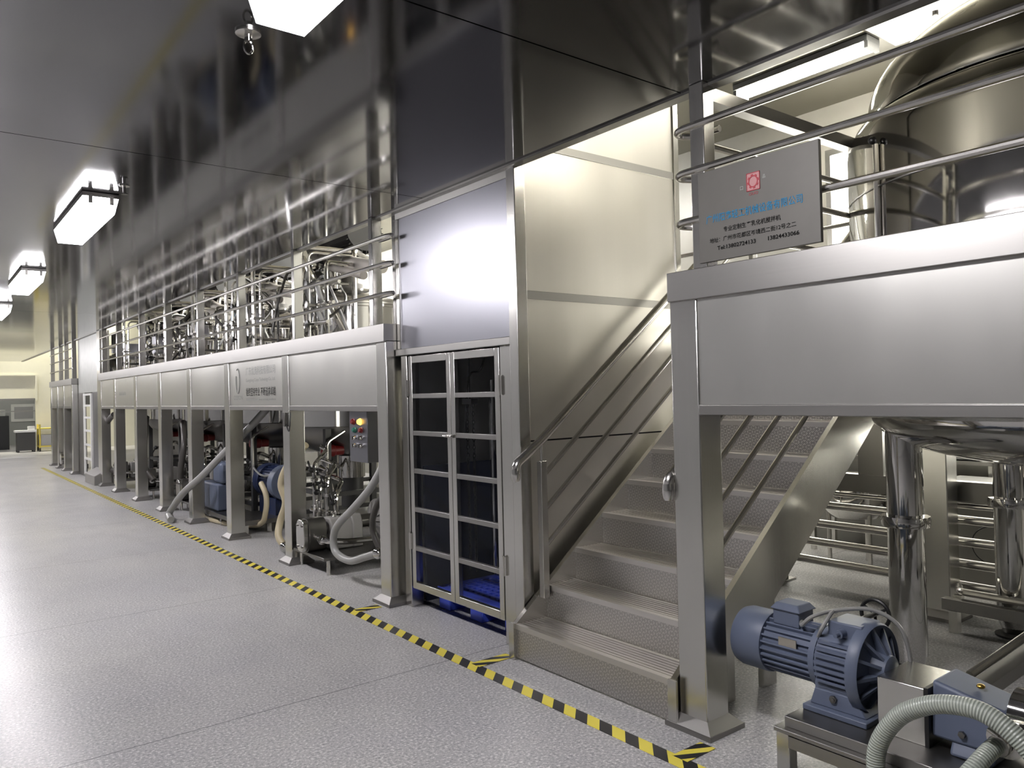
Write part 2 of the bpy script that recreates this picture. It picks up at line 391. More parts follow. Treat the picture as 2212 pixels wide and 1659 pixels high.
# ------------------------------------------------------------------ the setting
FX = 2.69                 # front plane of the platforms
ZC = 2.82                 # low ceiling
ZH = 4.18                 # high ceiling over the machines
def setting():
    struct(MB().quad([(-2.6, -4, 0), (9, -4, 0), (9, 36, 0), (-2.6, 36, 0)]), 'floor', 'floor_resin')
    m = MB(); ys = [-4, 2.23, 4.44, 12.9, 28.2]
    for a, b in zip(ys, ys[1:]): m.box(-2.6, 2.74, a + 0.004, b - 0.004, ZC, ZC + 0.04)
    m.box(-2.6, 2.74, -4, 28.2, ZC + 0.04, ZC + 0.08, 1)
    struct(m, 'ceiling', ['ceiling_steel', 'seam_black'])
    struct(MB().box(2.5, 9, -4, 28.2, ZH, ZH + 0.06), 'ceiling.001', 'ceiling_high')
    struct(MB().box(2.74, 2.80, -4, 28.2, ZC - 0.012, ZH), 'trim_1', 'steel_dark')
    struct(MB().box(-2.66, -2.6, -4, 36, 0, ZC), 'wall_left', 'wall_grey')
    struct(MB().box(-2.6, 9, -4.06, -4, 0, ZH), 'wall_near', 'wall_grey')
    # wall behind the machines, with a bright window strip in it
    m = MB(); X0, X1 = 7.0, 7.08
    m.box(X0, X1, -4, 2.2, 0, ZH); m.box(X0, X1, 3.98, 28.2, 0, ZH); m.box(X0, X1, 2.2, 3.98, 0, 2.75); m.box(X0, X1, 2.2, 3.98, 3.76, ZH)
    struct(m, 'wall_right', 'wall_paint')
    w = struct(MB().box(7.0, 7.06, 2.2, 3.98, 3.70, 3.76).box(7.0, 7.06, 2.2, 3.98, 2.75, 2.80).box(7.0, 7.06, 2.2, 2.25, 2.80, 3.70).box(7.0, 7.06, 3.93, 3.98, 2.80, 3.70).box(7.01, 7.05, 3.08, 3.12, 2.8, 3.7), 'window_1', 'steel_brushed')
    MB().box(7.03, 7.045, 2.25, 3.93, 2.80, 3.70).build('window_pane', 'window_glow', w)
    w = struct(MB().box(6.96, 7.0, 0.4, 4.7, 2.15, 2.2).box(6.96, 7.0, 0.4, 4.7, 0.95, 1.0).box(6.96, 7.0, 0.4, 0.45, 1.0, 2.15).box(6.96, 7.0, 4.65, 4.7, 1.0, 2.15).box(6.97, 6.995, 1.85, 1.9, 1, 2.15).box(6.97, 6.995, 3.2, 3.25, 1, 2.15), 'window_2', 'steel_brushed')
    MB().box(6.985, 6.995, 0.45, 4.65, 1.0, 2.15).build('window_pane', 'low_window_glow', w)
    # far end wall with a wide opening into a grey room
    m = MB(); Y0, Y1 = 29.0, 29.15
    m.box(-2.6, 0.2, Y0, Y1, 0, ZH + 1); m.box(0.2, 3.18, Y0, Y1, 1.68, ZH + 1); m.box(3.18, 9, Y0, Y1, 0, ZH + 1)
    struct(m, 'wall_far', 'cream_paint')
    struct(MB().box(-2.6, 9, 34, 34.1, 0, 3).box(-0.5, -0.4, 29.2, 34, 0, 3).box(5.5, 5.6, 29.2, 34, 0, 3).box(-0.5, 5.6, 29.2, 34, 2.6, 2.7), 'wall_beyond', 'room_grey')
    struct(MB().box(-2.6, 9, 28.2, 29.15, ZH + 1, ZH + 1.06), 'ceiling.002', 'cream_paint')
    struct(MB().box(0.2, 3.18, 28.94, 29.0, 2.40, 2.44).box(3.18, 3.24, 28.94, 29.0, 1.6, 2.44), 'trim_2', 'cream_paint')
    d = struct(MB().box(0.2, 3.18, 29.02, 29.06, 1.62, 1.68).box(2.05, 2.10, 29.02, 29.06, 0, 1.62).box(0.2, 3.18, 29.02, 29.06, 1.26, 1.29), 'door_1', 'steel_dark')
    MB().box(0.2, 3.18, 29.035, 29.045, 0, 1.62).build('pane', 'clear_acrylic', d)
setting()

def floor_tapes():
    tag(MB().box(2.382, 2.460, 0.5, 21.0, 0.0005, 0.0020).build('floor_tape', 'tape_along', loc=(2.42, 3, 0)),
        'long black and yellow hazard tape along the whole machine row', 'floor tape')
    for y, x1, s in ((4.96, 2.62, 'running to the post beside the lift doors'), (3.52, 2.68, 'running to the foot of the staircase beside the lift'), (2.085, 2.62, 'running under the base plate of the big front post')):
        tag(MB().box(2.44, x1, y - 0.039, y + 0.039, 0.0022, 0.0036).build('floor_tape', 'tape_across', loc=(2.5, y, 0)),
            'short black and yellow hazard tape ' + s, 'floor tape')
floor_tapes()

# ------------------------------------------------------------------ lamps
def aisle_lamp(y0, label):
    x0, x1, y1, z = 0.86, 1.07, y0 + 1.22, ZC
    t = thing('ceiling_lamp', label, 'lamp', ((x0 + x1) / 2, y0, z), 'box lamps under the dark aisle ceiling')
    MB().box(x0, x1, y0, y1, z - 0.03, z - 0.001).build('lamp_body', 'steel_dark', t, bev=0.003)
    d = 0.025
    m = MB(); m.hexa([(x0 + d, y0 + d, z - 0.125), (x1 - d, y0 + d, z - 0.125), (x1 - d, y1 - d, z - 0.125), (x0 + d, y1 - d, z - 0.125), (x0 + .004, y0 + .004, z - 0.03), (x1 - .004, y0 + .004, z - 0.03), (x1 - .004, y1 - .004, z - 0.03), (x0 + .004, y1 - .004, z - 0.03)])
    m.build('diffuser', 'lamp_diffuser', t)
    for yy in (y0 + 0.0, y1):
        for xx in (x0 + 0.045, x1 - 0.045):
            MB().box(xx - 0.012, xx + 0.012, yy - 0.008, yy + 0.008, z - 0.075, z - 0.02).build('clip', 'steel_pipe', t)
    return t
LY = [1.22, 5.4, 8.75, 11.9, 15.2, 18.4, 21.6, 24.8]
LL = ['glaring box lamp overhead at the top edge, beside the small ceiling hook', 'long bright box lamp, second from the camera under the dark ceiling', 'smaller looking box lamp, third from the camera along the ceiling', 'box lamp cut by the photo edge, fourth along the ceiling']
for i, y in enumerate(LY):
    aisle_lamp(y, LL[i] if i < 4 else 'distant box lamp, %s along the dark aisle ceiling' % ['fifth', 'sixth', 'seventh', 'last'][i - 4])

def high_lamp(x, y0, y1, label, z=ZH):
    mt = 'hall_glow' if y0 > 6 else 'tube_glow'
    t = thing('tube_lamp', label, 'lamp', (x, y0, z), 'tube lamps on the high ceiling')
    MB().box(x - 0.10, x + 0.10, y0, y1, z - 0.05, z - 0.001).build('lamp_body', 'white_paint', t, bev=0.004)
    for dx in (-0.05, 0.05):
        MB().cyl((x + dx, y0 + 0.03, z - 0.075), (x + dx, y1 - 0.03, z - 0.075), 0.02, seg=10).build('tube', mt, t)
    for yy in (y0, y1 - 0.03): MB().box(x - 0.09, x + 0.09, yy, yy + 0.03, z - 0.10, z - 0.05).build('end_cap', 'white_paint', t)
HL = [(5.9, 2.93, 4.15, 'bright tube lamp above the rails behind the company sign'), (5.6, -1.2, 0.8, 'tube lamp high behind the great domed tank'),
      (4.9, 6.4, 7.9, 'tube lamp over the nearest mixing kettle'), (4.9, 9.4, 10.9, 'tube lamp over the second mixing kettle'), (4.9, 12.2, 13.7, 'tube lamp over the farther mixing kettles'), (4.9, 15.5, 17, 'tube lamp near the second lift'), (4.9, 19, 20.5, 'tube lamp over the farthest platform'), (5.9, 8.0, 9.4, 'tube lamp along the back of the machine hall'), (5.9, 11.5, 13, 'farther tube lamp along the back of the machine hall')]
for h in HL: high_lamp(*h)
def glare_panel():  # glowing panel added for the bloom around an overexposed ceiling tube
    t = thing('glare_panel', 'wide glowing panel standing for lamp glare on the high ceiling above the front rails', 'lamp', (5.65, 2.2, ZH))
    MB().box(5.15, 6.15, 1.45, 2.88, ZH - 0.03, ZH - 0.001).build('lamp_body', 'white_paint', t, bev=0.004)
    MB().box(5.18, 6.12, 1.48, 2.85, ZH - 0.04, ZH - 0.03).build('diffuser', 'panel_glow', t)
glare_panel()

# ------------------------------------------------------------------ platforms
PZ = [1.383, 1.428, 1.885, 2.015]
def post(t, y0, x0=FX, h=1.90, name='post'):
    p = MB().box(x0, x0 + 0.15, y0, y0 + 0.15, 0.02, h).build(name, 'steel_brushed', t, bev=0.006)
    MB().prism([(x0 - 0.045, y0 - 0.05), (x0 + 0.195, y0 - 0.05), (x0 + 0.195, y0 + 0.20), (x0 - 0.045, y0 + 0.20)], 'z', 0, 0.022).hexa(
        [(x0 - .04, y0 - .045, .022), (x0 + .19, y0 - .045, .022), (x0 + .19, y0 + .195, .022), (x0 - .04, y0 + .195, .022), (x0, y0, .06), (x0 + .15, y0, .06), (x0 + .15, y0 + .15, .06), (x0, y0 + .15, .06)]).build('foot', 'foot_steel', p)
    return p
def rails(t, ya, yb, name='guard_rail', loop_far=False, loop_near=False, x=2.695, zs=(2.64, 2.445, 2.23), r=0.015):
    for z in zs:
        pts = []
        if loop_near: pts += [(x + 0.045, ya + 0.10, z - 0.004), (x + 0.045, ya - 0.07, z - 0.004), (x + 0.022, ya - 0.125, z), (x, ya - 0.07, z)]
        else: pts.append((x, ya, z))
        if loop_far: pts += [(x, yb + 0.02, z), (x + 0.055, yb + 0.075, z), (x + 0.11, yb + 0.02, z - 0.008), (x + 0.11, yb - 0.12, z - 0.008)]
        else: pts.append((x, yb, z))
        MB().tube(fillet(pts, 0.04), r, 10).build(name, 'steel_pipe', t)
def front_platform():
    t = thing('platform', 'raised stainless platform in front, carrying the great domed tank beside the stairs', 'platform', (2.7, 2.14, 0))
    y0, y1 = -2.6, 2.29
    MB().box(FX - 0.015, FX + 0.10, y0, y1, PZ[2], PZ[3]).build('edge_band', 'steel_horizontal', t, bev=0.003)
    MB().box(FX + 0.10, 5.2, y1 - 0.10, y1, PZ[2], PZ[3]).build('edge_band', 'steel_horizontal', t, bev=0.003)
    MB().box(FX + 0.008, FX + 0.03, y0, 2.14, PZ[1], PZ[2]).build('fascia_panel', 'steel_panel', t)
    MB().box(FX - 0.004, FX + 0.06, y0, 2.14, PZ[0], PZ[1]).build('lower_beam', 'steel_horizontal', t, bev=0.004)
    MB().plate_hole(FX + 0.10, 5.66, y0, y1 - 0.10, 1.93, 1.985, 4.6, 1.3, 1.04, 40).build('deck', 'tread_ridged', t)
    MB().box(4.99, 5.30, 2.19, 4.9, 1.93, 1.985).build('deck', 'tread_ridged', t)
    post(t, 2.14)
    for yy in (2.16, -2.4): post(t, yy, 5.12)
    post(t, -2.5)
    MB().box(2.84, 5.12, 2.16, 2.26, 1.62, 1.885).build('cross_beam', 'steel_brushed', t)
    g = MB().box(2.70, 2.775, 2.085, 2.16, 2.015, ZC).build('guard_rail', 'steel_brushed', t, bev=0.004)
    MB().box(2.80, 2.86, 2.17, 2.23, 2.015, ZC).build('rail_post', 'steel_brushed', g, bev=0.004)
    MB().box(2.70, 2.775, -1.2, -1.125, 2.015, ZC).build('rail_post', 'steel_brushed', g, bev=0.004)
    MB().box(4.88, 4.94, 2.17, 2.23, 2.015, 2.74).build('rail_post', 'steel_brushed', g, bev=0.004)
    rails(g, -2.5, 2.20, 'rail', loop_far=True)
    MB().bar((2.78, 2.14, 2.79), (6.995, 2.14, 2.79), 0.06, 0.06).build('top_bar', 'steel_horizontal', g)
    for z in (2.60, 2.43, 2.21): MB().tube([(2.84, 2.20, z), (4.9, 2.20, z)], 0.016).build('rail', 'steel_pipe', g)
    for z in (2.64, 2.445, 2.23): MB().tube([(5.27, 2.2, z), (5.27, 4.9, z)], 0.016).build('rail', 'steel_pipe', g)
    for yy in (2.2, 3.6, 4.84): MB().box(5.25, 5.29, yy, yy + .05, 1.985, 2.68).build('rail_post', 'steel_brushed', g)
front_platform()

def sign():
    t = thing('company_sign', 'grey metal company sign with red gear emblem and blue title on the platform rail', 'sign', (2.66, 1.8, 2.03))
    b = MB().box(2.655, 2.672, 1.533, 2.088, 2.028, 2.41).build('board', 'sign_board', t, bev=0.002)
    x = 2.6535
    MB().box(x, x + 0.002, 1.784, 1.846, 2.280, 2.352).build('emblem_ground', 'sign_pink', t)
    m = MB()
    for a in ((1.784, 1.846, 2.280, 2.283), (1.784, 1.846, 2.349, 2.352), (1.784, 1.787, 2.280, 2.352), (1.843, 1.846, 2.280, 2.352)): m.box(x - 0.001, x, *a)
    cyy, cz = 1.815, 2.316
    n = 64
    for i in range(n):
        def rr(k): return 0.0265 if (k * 8 / n) % 1 < 0.5 else 0.022
        a, b2 = 2 * PI * i / n, 2 * PI * (i + 1) / n; ro = rr(i)
        P = lambda q, r_: (cyy - r_ * math.cos(q), cz + r_ * 1.1 * math.sin(q))
        m.prism([P(a, 0.0175), P(a, ro), P(b2, ro), P(b2, 0.0175)], 'x', x - 0.0012, x)
    m.build('gear_emblem', 'sign_red', t)
    text('OUO', 0.042, 0.012, x, 1.836, 2.262, 'sign_red', t)
    text('口', 0.013, 0.015, x, 1.876, 2.293, 'ink_grey', t)
    text('晶', 0.013, 0.015, x, 1.772, 2.318, 'ink_grey', t)
    text('广州阳鑫轻工机械设备有限公司', 0.445, 0.036, x, 2.048, 2.187, 'sign_blue', t, bold=0.006)
    text('专业定制生产乳化机搅拌机', 0.265, 0.022, x, 1.962, 2.140, 'ink_black', t, bold=0.006)
    text('地址：广州市花都区岑境西二街12号之二', 0.40, 0.021, x, 2.032, 2.103, 'ink_black', t, bold=0.006)
    text('Tel:13802724133', 0.185, 0.017, x, 1.995, 2.070, 'ink_black', t, bold=0.02)
    text('13824433066', 0.135, 0.017, x, 1.755, 2.070, 'ink_black', t, bold=0.02)
sign()

FAR = [5.06, 6.88, 8.53, 9.96, 11.38, 12.82, 14.33, 15.53]
KY = [7.75, 9.85, 12.0, 13.9]
KX = 3.80
def long_platform():
    t = thing('platform', 'long stainless platform on square posts carrying the row of mixing kettles', 'platform', (2.7, 5.0, 0))
    y0, y1 = 4.91, 15.55
    MB().box(FX - 0.015, FX + 0.10, y0, y1, PZ[2], PZ[3]).build('edge_band', 'steel_horizontal', t, bev=0.003)
    MB().box(FX + 0.10, 5.2, y0, y0 + 0.10, PZ[2], PZ[3]).build('edge_band', 'steel_horizontal', t, bev=0.003)
    for i in range(7):
        a, b = FAR[i], FAR[i + 1] - 0.15
        f = MB().box(FX + 0.010, FX + 0.03, a, b, PZ[1], PZ[2]).build('fascia_panel', 'steel_panel', t)
        MB().box(FX + 0.004, FX + 0.06, a, b, PZ[0], PZ[1]).build('lower_beam', 'steel_horizontal', t, bev=0.004)
        if i == 1: PAN = f
        if i == 5: PAN2 = f
    for y in FAR: post(t, y - 0.15)
    for y in (5.0, 8.4, 11.2, 14.2): post(t, y, 5.05)
    for y in (5.06, 6.88, 8.80, 11.12, 12.90, 15.53): MB().box(2.84 if y in FAR else 2.80, 5.04, y - .12, y - .03, 1.68, 1.93).build('joist', 'steel_dark', t)
    ys = [y0 + 0.1] + [(a + b) / 2 for a, b in zip(KY, KY[1:])] + [15.55]
    for k, (a, b) in enumerate(zip(ys, ys[1:])): MB().plate_hole(FX + 0.10, 5.3, a, b, 1.93, 1.985, KX, KY[k], 0.66).build('deck', 'tread_ridged', t)
    g = MB().box(2.705, 2.785, 5.115, 5.17, 2.015, ZC).build('guard_rail', 'rail_steel', t, bev=0.003)
    for y in (6.59, 8.06, 9.51, 10.95, 12.45, 14.05, 15.28): MB().box(2.705, 2.785, y, y + 0.055, 2.015, ZC).build('rail_post', 'rail_steel', g, bev=0.003)
    MB().box(2.80, 2.86, 4.93, 4.985, 2.015, ZC).build('rail_post', 'rail_steel', g, bev=0.003)
    rails(g, 4.95, 15.45, 'rail', loop_near=True)
    # printed fascia panel
    x = FX + 0.0085
    text('广东优奥科技有限公司', 0.80, 0.085, x, 7.86, 1.735, 'ink_grey', PAN, bold=0.0)
    text('Guangdong Cosyo Technology Co., Ltd.', 0.80, 0.042, x, 7.86, 1.660, 'ink_grey', PAN)
    text('始终坚持专业 不断追求卓越', 0.80, 0.085, x, 7.86, 1.525, 'ink_black', PAN)
    text('Always professional, always pursuing excellence', 0.80, 0.028, x, 7.86, 1.475, 'ink_grey', PAN)
    text('COSYON', 0.26, 0.045, x, 8.24, 1.490, 'ink_grey', PAN)
    m = MB(); m.tube([(x, 8.11 + 0.055 * math.cos(a), 1.685 + 0.13 * math.sin(a)) for a in [rad(q) for q in range(60, 385, 12)]], 0.004, 6); m.build('logo', 'ink_grey', PAN)
    text('AAAAAA', 0.5, 0.06, x, 13.9, 1.60, 'ink_grey', PAN2)
long_platform()

# ------------------------------------------------------------------ staircase
def staircase():
    t = thing('staircase', 'stainless staircase with chequered treads between the lift and the front platform', 'staircase', (2.67, 2.9, 0))
    ya, yb, R0, RUN, RISE, X0 = 2.325, 3.44, 0.20, 0.2318, 0.182, 2.671
    n = 10
    for i in range(n):
        x, z = X0 + RUN * i, R0 + RISE * i; zp = 0.018 if i == 0 else z - RISE
        m = MB().box(x - 0.004, x + 0.028, ya, yb, z - 0.028, z)
        m.box(x + 0.028, x + RUN + 0.01, ya, yb, z - 0.028, z - 0.011)
        k = 0
        while k < 7: m.box(x + 0.040 + k * 0.027, x + 0.054 + k * 0.027, ya, yb, z - 0.011, z - 0.002); k += 1
        s = m.build('step', 'tread_ridged', t)
        MB().box(x, x + 0.012, ya, yb, zp - 0.004, z - 0.028).build('riser', 'tread_plate', s)
    sl = RISE / RUN
    def Z(x): return R0 + (x - X0) * sl
    xe = X0 + RUN * n
    for y, s in ((ya - 0.03, -1), (yb, 1)):
        cut = 3.40
        poly = [(X0 - 0.01, 0.0), (X0 - 0.01, R0 + 0.002), (X0 + 0.005, R0 + 0.004), (xe, Z(xe)), (xe, Z(xe) - 0.36), (3.44, 0.42), (3.44, 0.0), (3.33, 0.0), (3.33, 0.22), (3.22, 0.31), (3.10, 0.26), (3.10, 0.0)]
        if s > 0: poly = [(X0 - 0.01, 0.0), (X0 - 0.01, R0 + 0.002), (X0 + 0.005, R0 + 0.004), (xe, Z(xe)), (xe, Z(xe) - 0.36), (3.0, 0.0)]
        st = MB().prism(poly, 'y', y, y + 0.03).build('stringer', 'steel_brushed', t)
        MB().box(X0 - 0.02, X0 - 0.009, y - (0.018 if s < 0 else 0), y + (0.03 if s < 0 else 0.045), 0, R0 + 0.005).build('end_cap', 'steel_brushed', st)
    for y in (yb - 0.022, ya - 0.012):
        h = MB().tube(fillet([(X0 + 0.005, y, 1.045), (X0 + 0.01, y, 1.095), (X0 + 0.19, y, Z(X0 + 0.19) + 0.865), (xe + 0.05, y, Z(xe + 0.05) + 0.865)], 0.04), 0.026, 14).build('handrail', 'steel_pipe', t)
        MB().lathe((X0 + 0.004, y, 1.0), 'z', [(0, -0.005), (0.018, 0), (0.026, 0.016), (0.028, 0.05), (0.026, 0.075)], 16).build('end_knob', 'steel_mirror', h)
        for k, o in enumerate((0.655, 0.455, 0.245)):
            x1 = X0 + 0.21
            MB().tube([(x1, y, Z(x1) + o), (xe, y, Z(xe) + o)], 0.0145, 10).build('rail', 'steel_pipe', h)
        xp = X0 + 0.175
        MB().box(xp, xp + 0.045, y - 0.02, y + 0.02, Z(xp) - 0.02, Z(xp) + 0.765).build('newel_post', 'steel_brushed', h, bev=0.003)
        MB().cyl((xp + 0.022, y, Z(xp) + 0.765), (xp + 0.022, y, Z(xp) + 0.90), 0.009).build('newel_pin', 'steel_pipe', h)
        MB().box(xe - 0.05, xe, y - 0.02, y + 0.02, Z(xe) - 0.05, Z(xe) + 0.86).build('newel_post', 'steel_brushed', h, bev=0.003)
staircase()

# ------------------------------------------------------------------ goods lift
def goods_lift():
    t = thing('goods_lift', 'tall stainless goods lift enclosure with barred double doors beside the stairs', 'goods lift', (2.8, 4.2, 0))
    XD = 2.78
    MB().box(XD - 0.02, XD + 0.06, 3.478, 3.556, 0, ZC - 0.002).build('corner_column', 'steel_brushed', t, bev=0.004)
    MB().box(XD + 0.005, XD + 0.045, 3.548, 3.688, 0.0, 1.78).build('door_jamb', 'steel_brushed', t, bev=0.004)
    MB().box(XD, XD + 0.10, 4.775, 4.855, 0.0, 1.78).build('door_jamb', 'steel_brushed', t, bev=0.004)
    MB().box(XD - 0.018, XD + 0.05, 3.555, 4.90, 1.78, 1.828).build('door_head', 'steel_horizontal', t, bev=0.004)
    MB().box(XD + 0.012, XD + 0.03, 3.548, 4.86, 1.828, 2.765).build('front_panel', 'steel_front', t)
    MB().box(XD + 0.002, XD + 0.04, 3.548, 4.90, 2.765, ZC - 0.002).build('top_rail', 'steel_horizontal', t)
    MB().box(XD + 0.002, XD + 0.045, 4.86, 4.905, 1.828, 2.765).build('corner_trim', 'steel_brushed', t, bev=0.004)
    for a, b in ((4.225, 4.755), (3.692, 4.219)):
        d = MB(); x0, x1, w = XD, XD + 0.035, 0.045
        d.box(x0, x1, a, a + w, 0.14, 1.772); d.box(x0, x1, b - w, b, 0.14, 1.772)
        d.box(x0, x1, a + w, b - w, 0.14, 0.14 + 0.05); d.box(x0, x1, a + w, b - w, 1.772 - 0.05, 1.772)
        o = d.build('door', 'steel_brushed', t, bev=0.003)
        for z in (1.475, 1.215, 0.950, 0.680, 0.408): MB().box(x0 + 0.003, x1 - 0.003, a + w, b - w, z, z + 0.032).build('door_bar', 'steel_horizontal', o, bev=0.002)
        MB().box(x0 + 0.024, x0 + 0.028, a + w - 0.002, b - w + 0.002, 0.188, 1.724).build('door_pane', 'clear_acrylic', o)
        yh = b + 0.014 if a > 4 else a - 0.014
        for z in (0.47, 1.545): MB().box(x0 - 0.008, x0 + 0.004, yh - 0.018, yh - 0.004, z - 0.055, z + 0.055).box(x0 - 0.008, x0 + 0.004, yh + 0.001, yh + 0.018, z - 0.055, z + 0.055).cyl((x0 - 0.008, yh - 0.001, z - 0.06), (x0 - 0.008, yh - 0.001, z + 0.06), 0.006, seg=8).build('hinge', 'steel_pipe', o)
    MB().box(XD - 0.012, XD, 4.19, 4.29, 1.215, 1.235).cyl((XD - 0.015, 4.20, 1.225), (XD - 0.015, 4.30, 1.225), 0.007, seg=8).cyl((XD - 0.03, 4.235, 1.225), (XD, 4.235, 1.225), 0.008, seg=8).build('latch', 'steel_pipe', t)
    # side wall beside the stairs, three stacked sheets with strips
    ys = 3.548
    for a, b in ((0.0, 1.205), (1.215, 2.05), (2.10, 2.955), (3.0, ZH)): MB().box(XD + 0.06, 4.215, ys - 0.02, ys, a, b).build('side_panel', 'steel_wall', t)
    for z in (2.05, 2.955): MB().box(XD + 0.06, 4.215, ys - 0.026, ys, z, z + 0.048).build('side_strip', 'steel_horizontal', t)
    MB().box(XD + 0.06, 4.215, ys - 0.012, ys, 1.205, 1.215).build('side_seam', 'seam_black', t)
    MB().box(4.215, 4.27, ys - 0.03, ys + 0.04, 0, ZH).build('corner_column', 'steel_brushed', t, bev=0.004)
    MB().box(4.215, 4.25, ys, 4.9, 0, ZH).build('back_panel', 'steel_dark', t)
    MB().box(XD + 0.10, 4.215, 4.88, 4.90, 0, ZH).build('side_panel', 'steel_panel', t)
    # carriage and hoist
    MB().box(4.05, 4.08, 3.62, 4.86, 0.0, 0.98).box(2.95, 4.05, 4.845, 4.87, 0.0, 0.98).box(2.95, 4.05, 3.6, 3.625, 0.0, 0.98).build('carriage', 'carriage_navy', t)
    m = MB()
    for yy in (4.79, 4.71):
        for k in range(40): m.tube([(3.30 + 0.010 * (k % 2) * math.cos(q), yy + 0.010 * ((k + 1) % 2) * math.cos(q), 0.20 + 0.031 * k + 0.021 * math.sin(q)) for q in [2 * PI * i / 8 for i in range(8)]], 0.004, 5, closed=True)
    m.build('hoist_chain', 'rubber_black', t)
    MB().box(3.27, 3.33, 4.69, 4.81, 1.42, 1.46).cyl((3.3, 4.75, 1.46), (3.3, 4.75, 2.6), 0.005, seg=6).build('chain_hook', 'rubber_black', t)
    MB().cyl((3.52, 4.77, 0.0), (3.52, 4.77, 1.46), 0.028).cyl((3.52, 4.77, 1.46), (3.52, 4.77, 1.6), 0.016).build('lift_ram', 'steel_mirror', t)
    MB().tube(spline([(3.6, 4.80, ZC), (3.5, 4.83, 1.78), (3.35, 4.83, 1.62), (3.3, 4.82, 1.2)]), 0.008, 8).build('cable', 'rubber_black', t)
goods_lift()
def pallet():
    t = thing('plastic_pallet', 'blue plastic pallet on the lift floor behind the barred doors', 'pallet', (3.3, 4.2, 0))
    x0, x1, y0, y1 = 2.92, 3.46, 3.74, 4.64
    m = MB(); n, k = 9, 14
    for i in range(n + 1): m.box(x0 + (x1 - x0 - .02) * i / n, x0 + (x1 - x0 - .02) * i / n + 0.02, y0, y1, 0.125, 0.15)
    for j in range(k + 1): m.box(x0, x1, y0 + (y1 - y0 - .02) * j / k, y0 + (y1 - y0 - .02) * j / k + 0.02, 0.122, 0.147)
    m.box(x0 - 0.01, x0 + 0.05, y0, y1, 0.10, 0.152); m.box(x1 - 0.05, x1, y0, y1, 0.10, 0.152); m.box(x0, x1, y0, y0 + 0.05, 0.10, 0.152); m.box(x0, x1, y1 - 0.05, y1, 0.10, 0.152)
    m.build('top_deck', 'pallet_blue', t)
    for xx in (x0, x1 - .14):
        for yy in (y0, y0 + .38, y1 - .14): MB().box(xx, xx + 0.14, yy, yy + 0.14, 0, 0.12).build('block', 'pallet_blue', t, bev=0.01)
pallet()

# ------------------------------------------------------------------ great domed tank
def great_tank():
    c = (4.6, 1.3, 0)
    t = thing('process_tank', 'great mirror polished domed tank rising through the front platform', 'tank', (4.6, 1.3, 0))
    MB().lathe(c, 'z', [(0.95, 1.325), (1.01, 1.33), (1.03, 1.35), (1.03, 2.72), (1.022, 2.78), (0.99, 2.84), (0.94, 2.875), (0.90, 2.885)], 72).build('body', 'steel_mirror', t)
    MB().lathe(c, 'z', [(0.93, 2.885), (0.935, 2.90), (0.93, 2.93)] + [(0.925 * math.cos(a), 2.93 + 0.54 * math.sin(a)) for a in [rad(q) for q in range(6, 91, 6)]], 72).build('dome_lid', 'steel_mirror', t)
    MB().lathe(c, 'z', [(0.0, 1.06)] + [(0.95 * math.sin(a), 1.335 - 0.275 * math.cos(a)) for a in [rad(q) for q in range(6, 91, 6)]], 72).build('dished_bottom', 'steel_mirror', t)
    for z in (2.12, 2.46): MB().lathe(c, 'z', [(1.028, z - 0.006), (1.0345, z - 0.003), (1.0345, z + 0.003), (1.028, z + 0.006)], 72).build('weld_band', 'steel_dark', t)
    a = rad(148.5); q = Vector((4.6 + 1.045 * math.cos(a), 1.3 + 1.045 * math.sin(a), 0))
    MB().cyl(q + Vector((0, 0, 2.0)), q + Vector((0, 0, 2.66)), 0.014, seg=10).build('sight_tube', 'steel_pipe', t)
    MB().sphere((q.x - 0.01, q.y + 0.01, 2.68), 0.02).build('tube_cap', 'rubber_black', t)
    MB().cyl((4.6, 1.3, 3.42), (4.6, 1.3, 3.75), 0.14).build('agitator_drive', 'paint_charcoal', t)
    for x, y in ((4.08, 1.93), (5.10, 1.80), (4.1, 0.72), (5.1, 0.72)):
        l = MB().lathe((x, y, 0), 'z', [(0.05, 0.012), (0.055, 0.02), (0.088, 0.10), (0.088, 1.42)], 28).build('leg', 'steel_mirror', t)
        MB().lathe((x, y, 0), 'z', [(0.088, 0.755), (0.115, 0.758), (0.118, 0.77), (0.118, 0.80), (0.115, 0.812), (0.088, 0.815)], 28).build('clamp_ring', 'steel_mirror', l)
        MB().lathe((x, y, 0), 'z', [(0.10, 0), (0.10, 0.012), (0.06, 0.02)], 20).build('foot', 'rubber_black', l)
    MB().cyl((4.6, 1.3, 0.85), (4.6, 1.3, 1.08), 0.08).build('outlet', 'steel_pipe', t)
great_tank()

# ------------------------------------------------------------------ blue pump in front
def motor(mk, parent, x, y0, y1, z, r, mat, cover=0.35, near_cover=False):
    """finned motor with its axis along Y; the fan cover sits at the far end unless near_cover"""
    L = y1 - y0; yc = y1 - L * cover
    m = MB(); m.lathe((x, 0, z), 'y', [(r * 0.88, y0), (r * 0.88, yc + 0.01)], 28)
    for k in range(26):
        a = 2 * PI * k / 26; u = Vector((math.cos(a), 0, math.sin(a))); s = Vector((-math.sin(a), 0, math.cos(a))) * 0.006
        p = Vector((x, 0, z)) + u * r * 0.85; q = Vector((x, 0, z)) + u * r * 1.0
        ya, yb = y0 + 0.012, yc
        A, B = Vector((0, ya, 0)), Vector((0, yb, 0))
        m.hexa([p - s + A, p + s + A, p + s + B, p - s + B, q - s * .6 + A, q + s * .6 + A, q + s * .6 + B, q - s * .6 + B])
    o = m.build('motor_body', mat, parent)
    MB().lathe((x, 0, z), 'y', [(r * 1.06, yc), (r * 1.08, yc + 0.004), (r * 1.08, y1 - 0.03), (r * 1.02, y1 - 0.008), (r * 0.9, y1), (0, y1)], 36).build('fan_cover', mat, o)
    return o
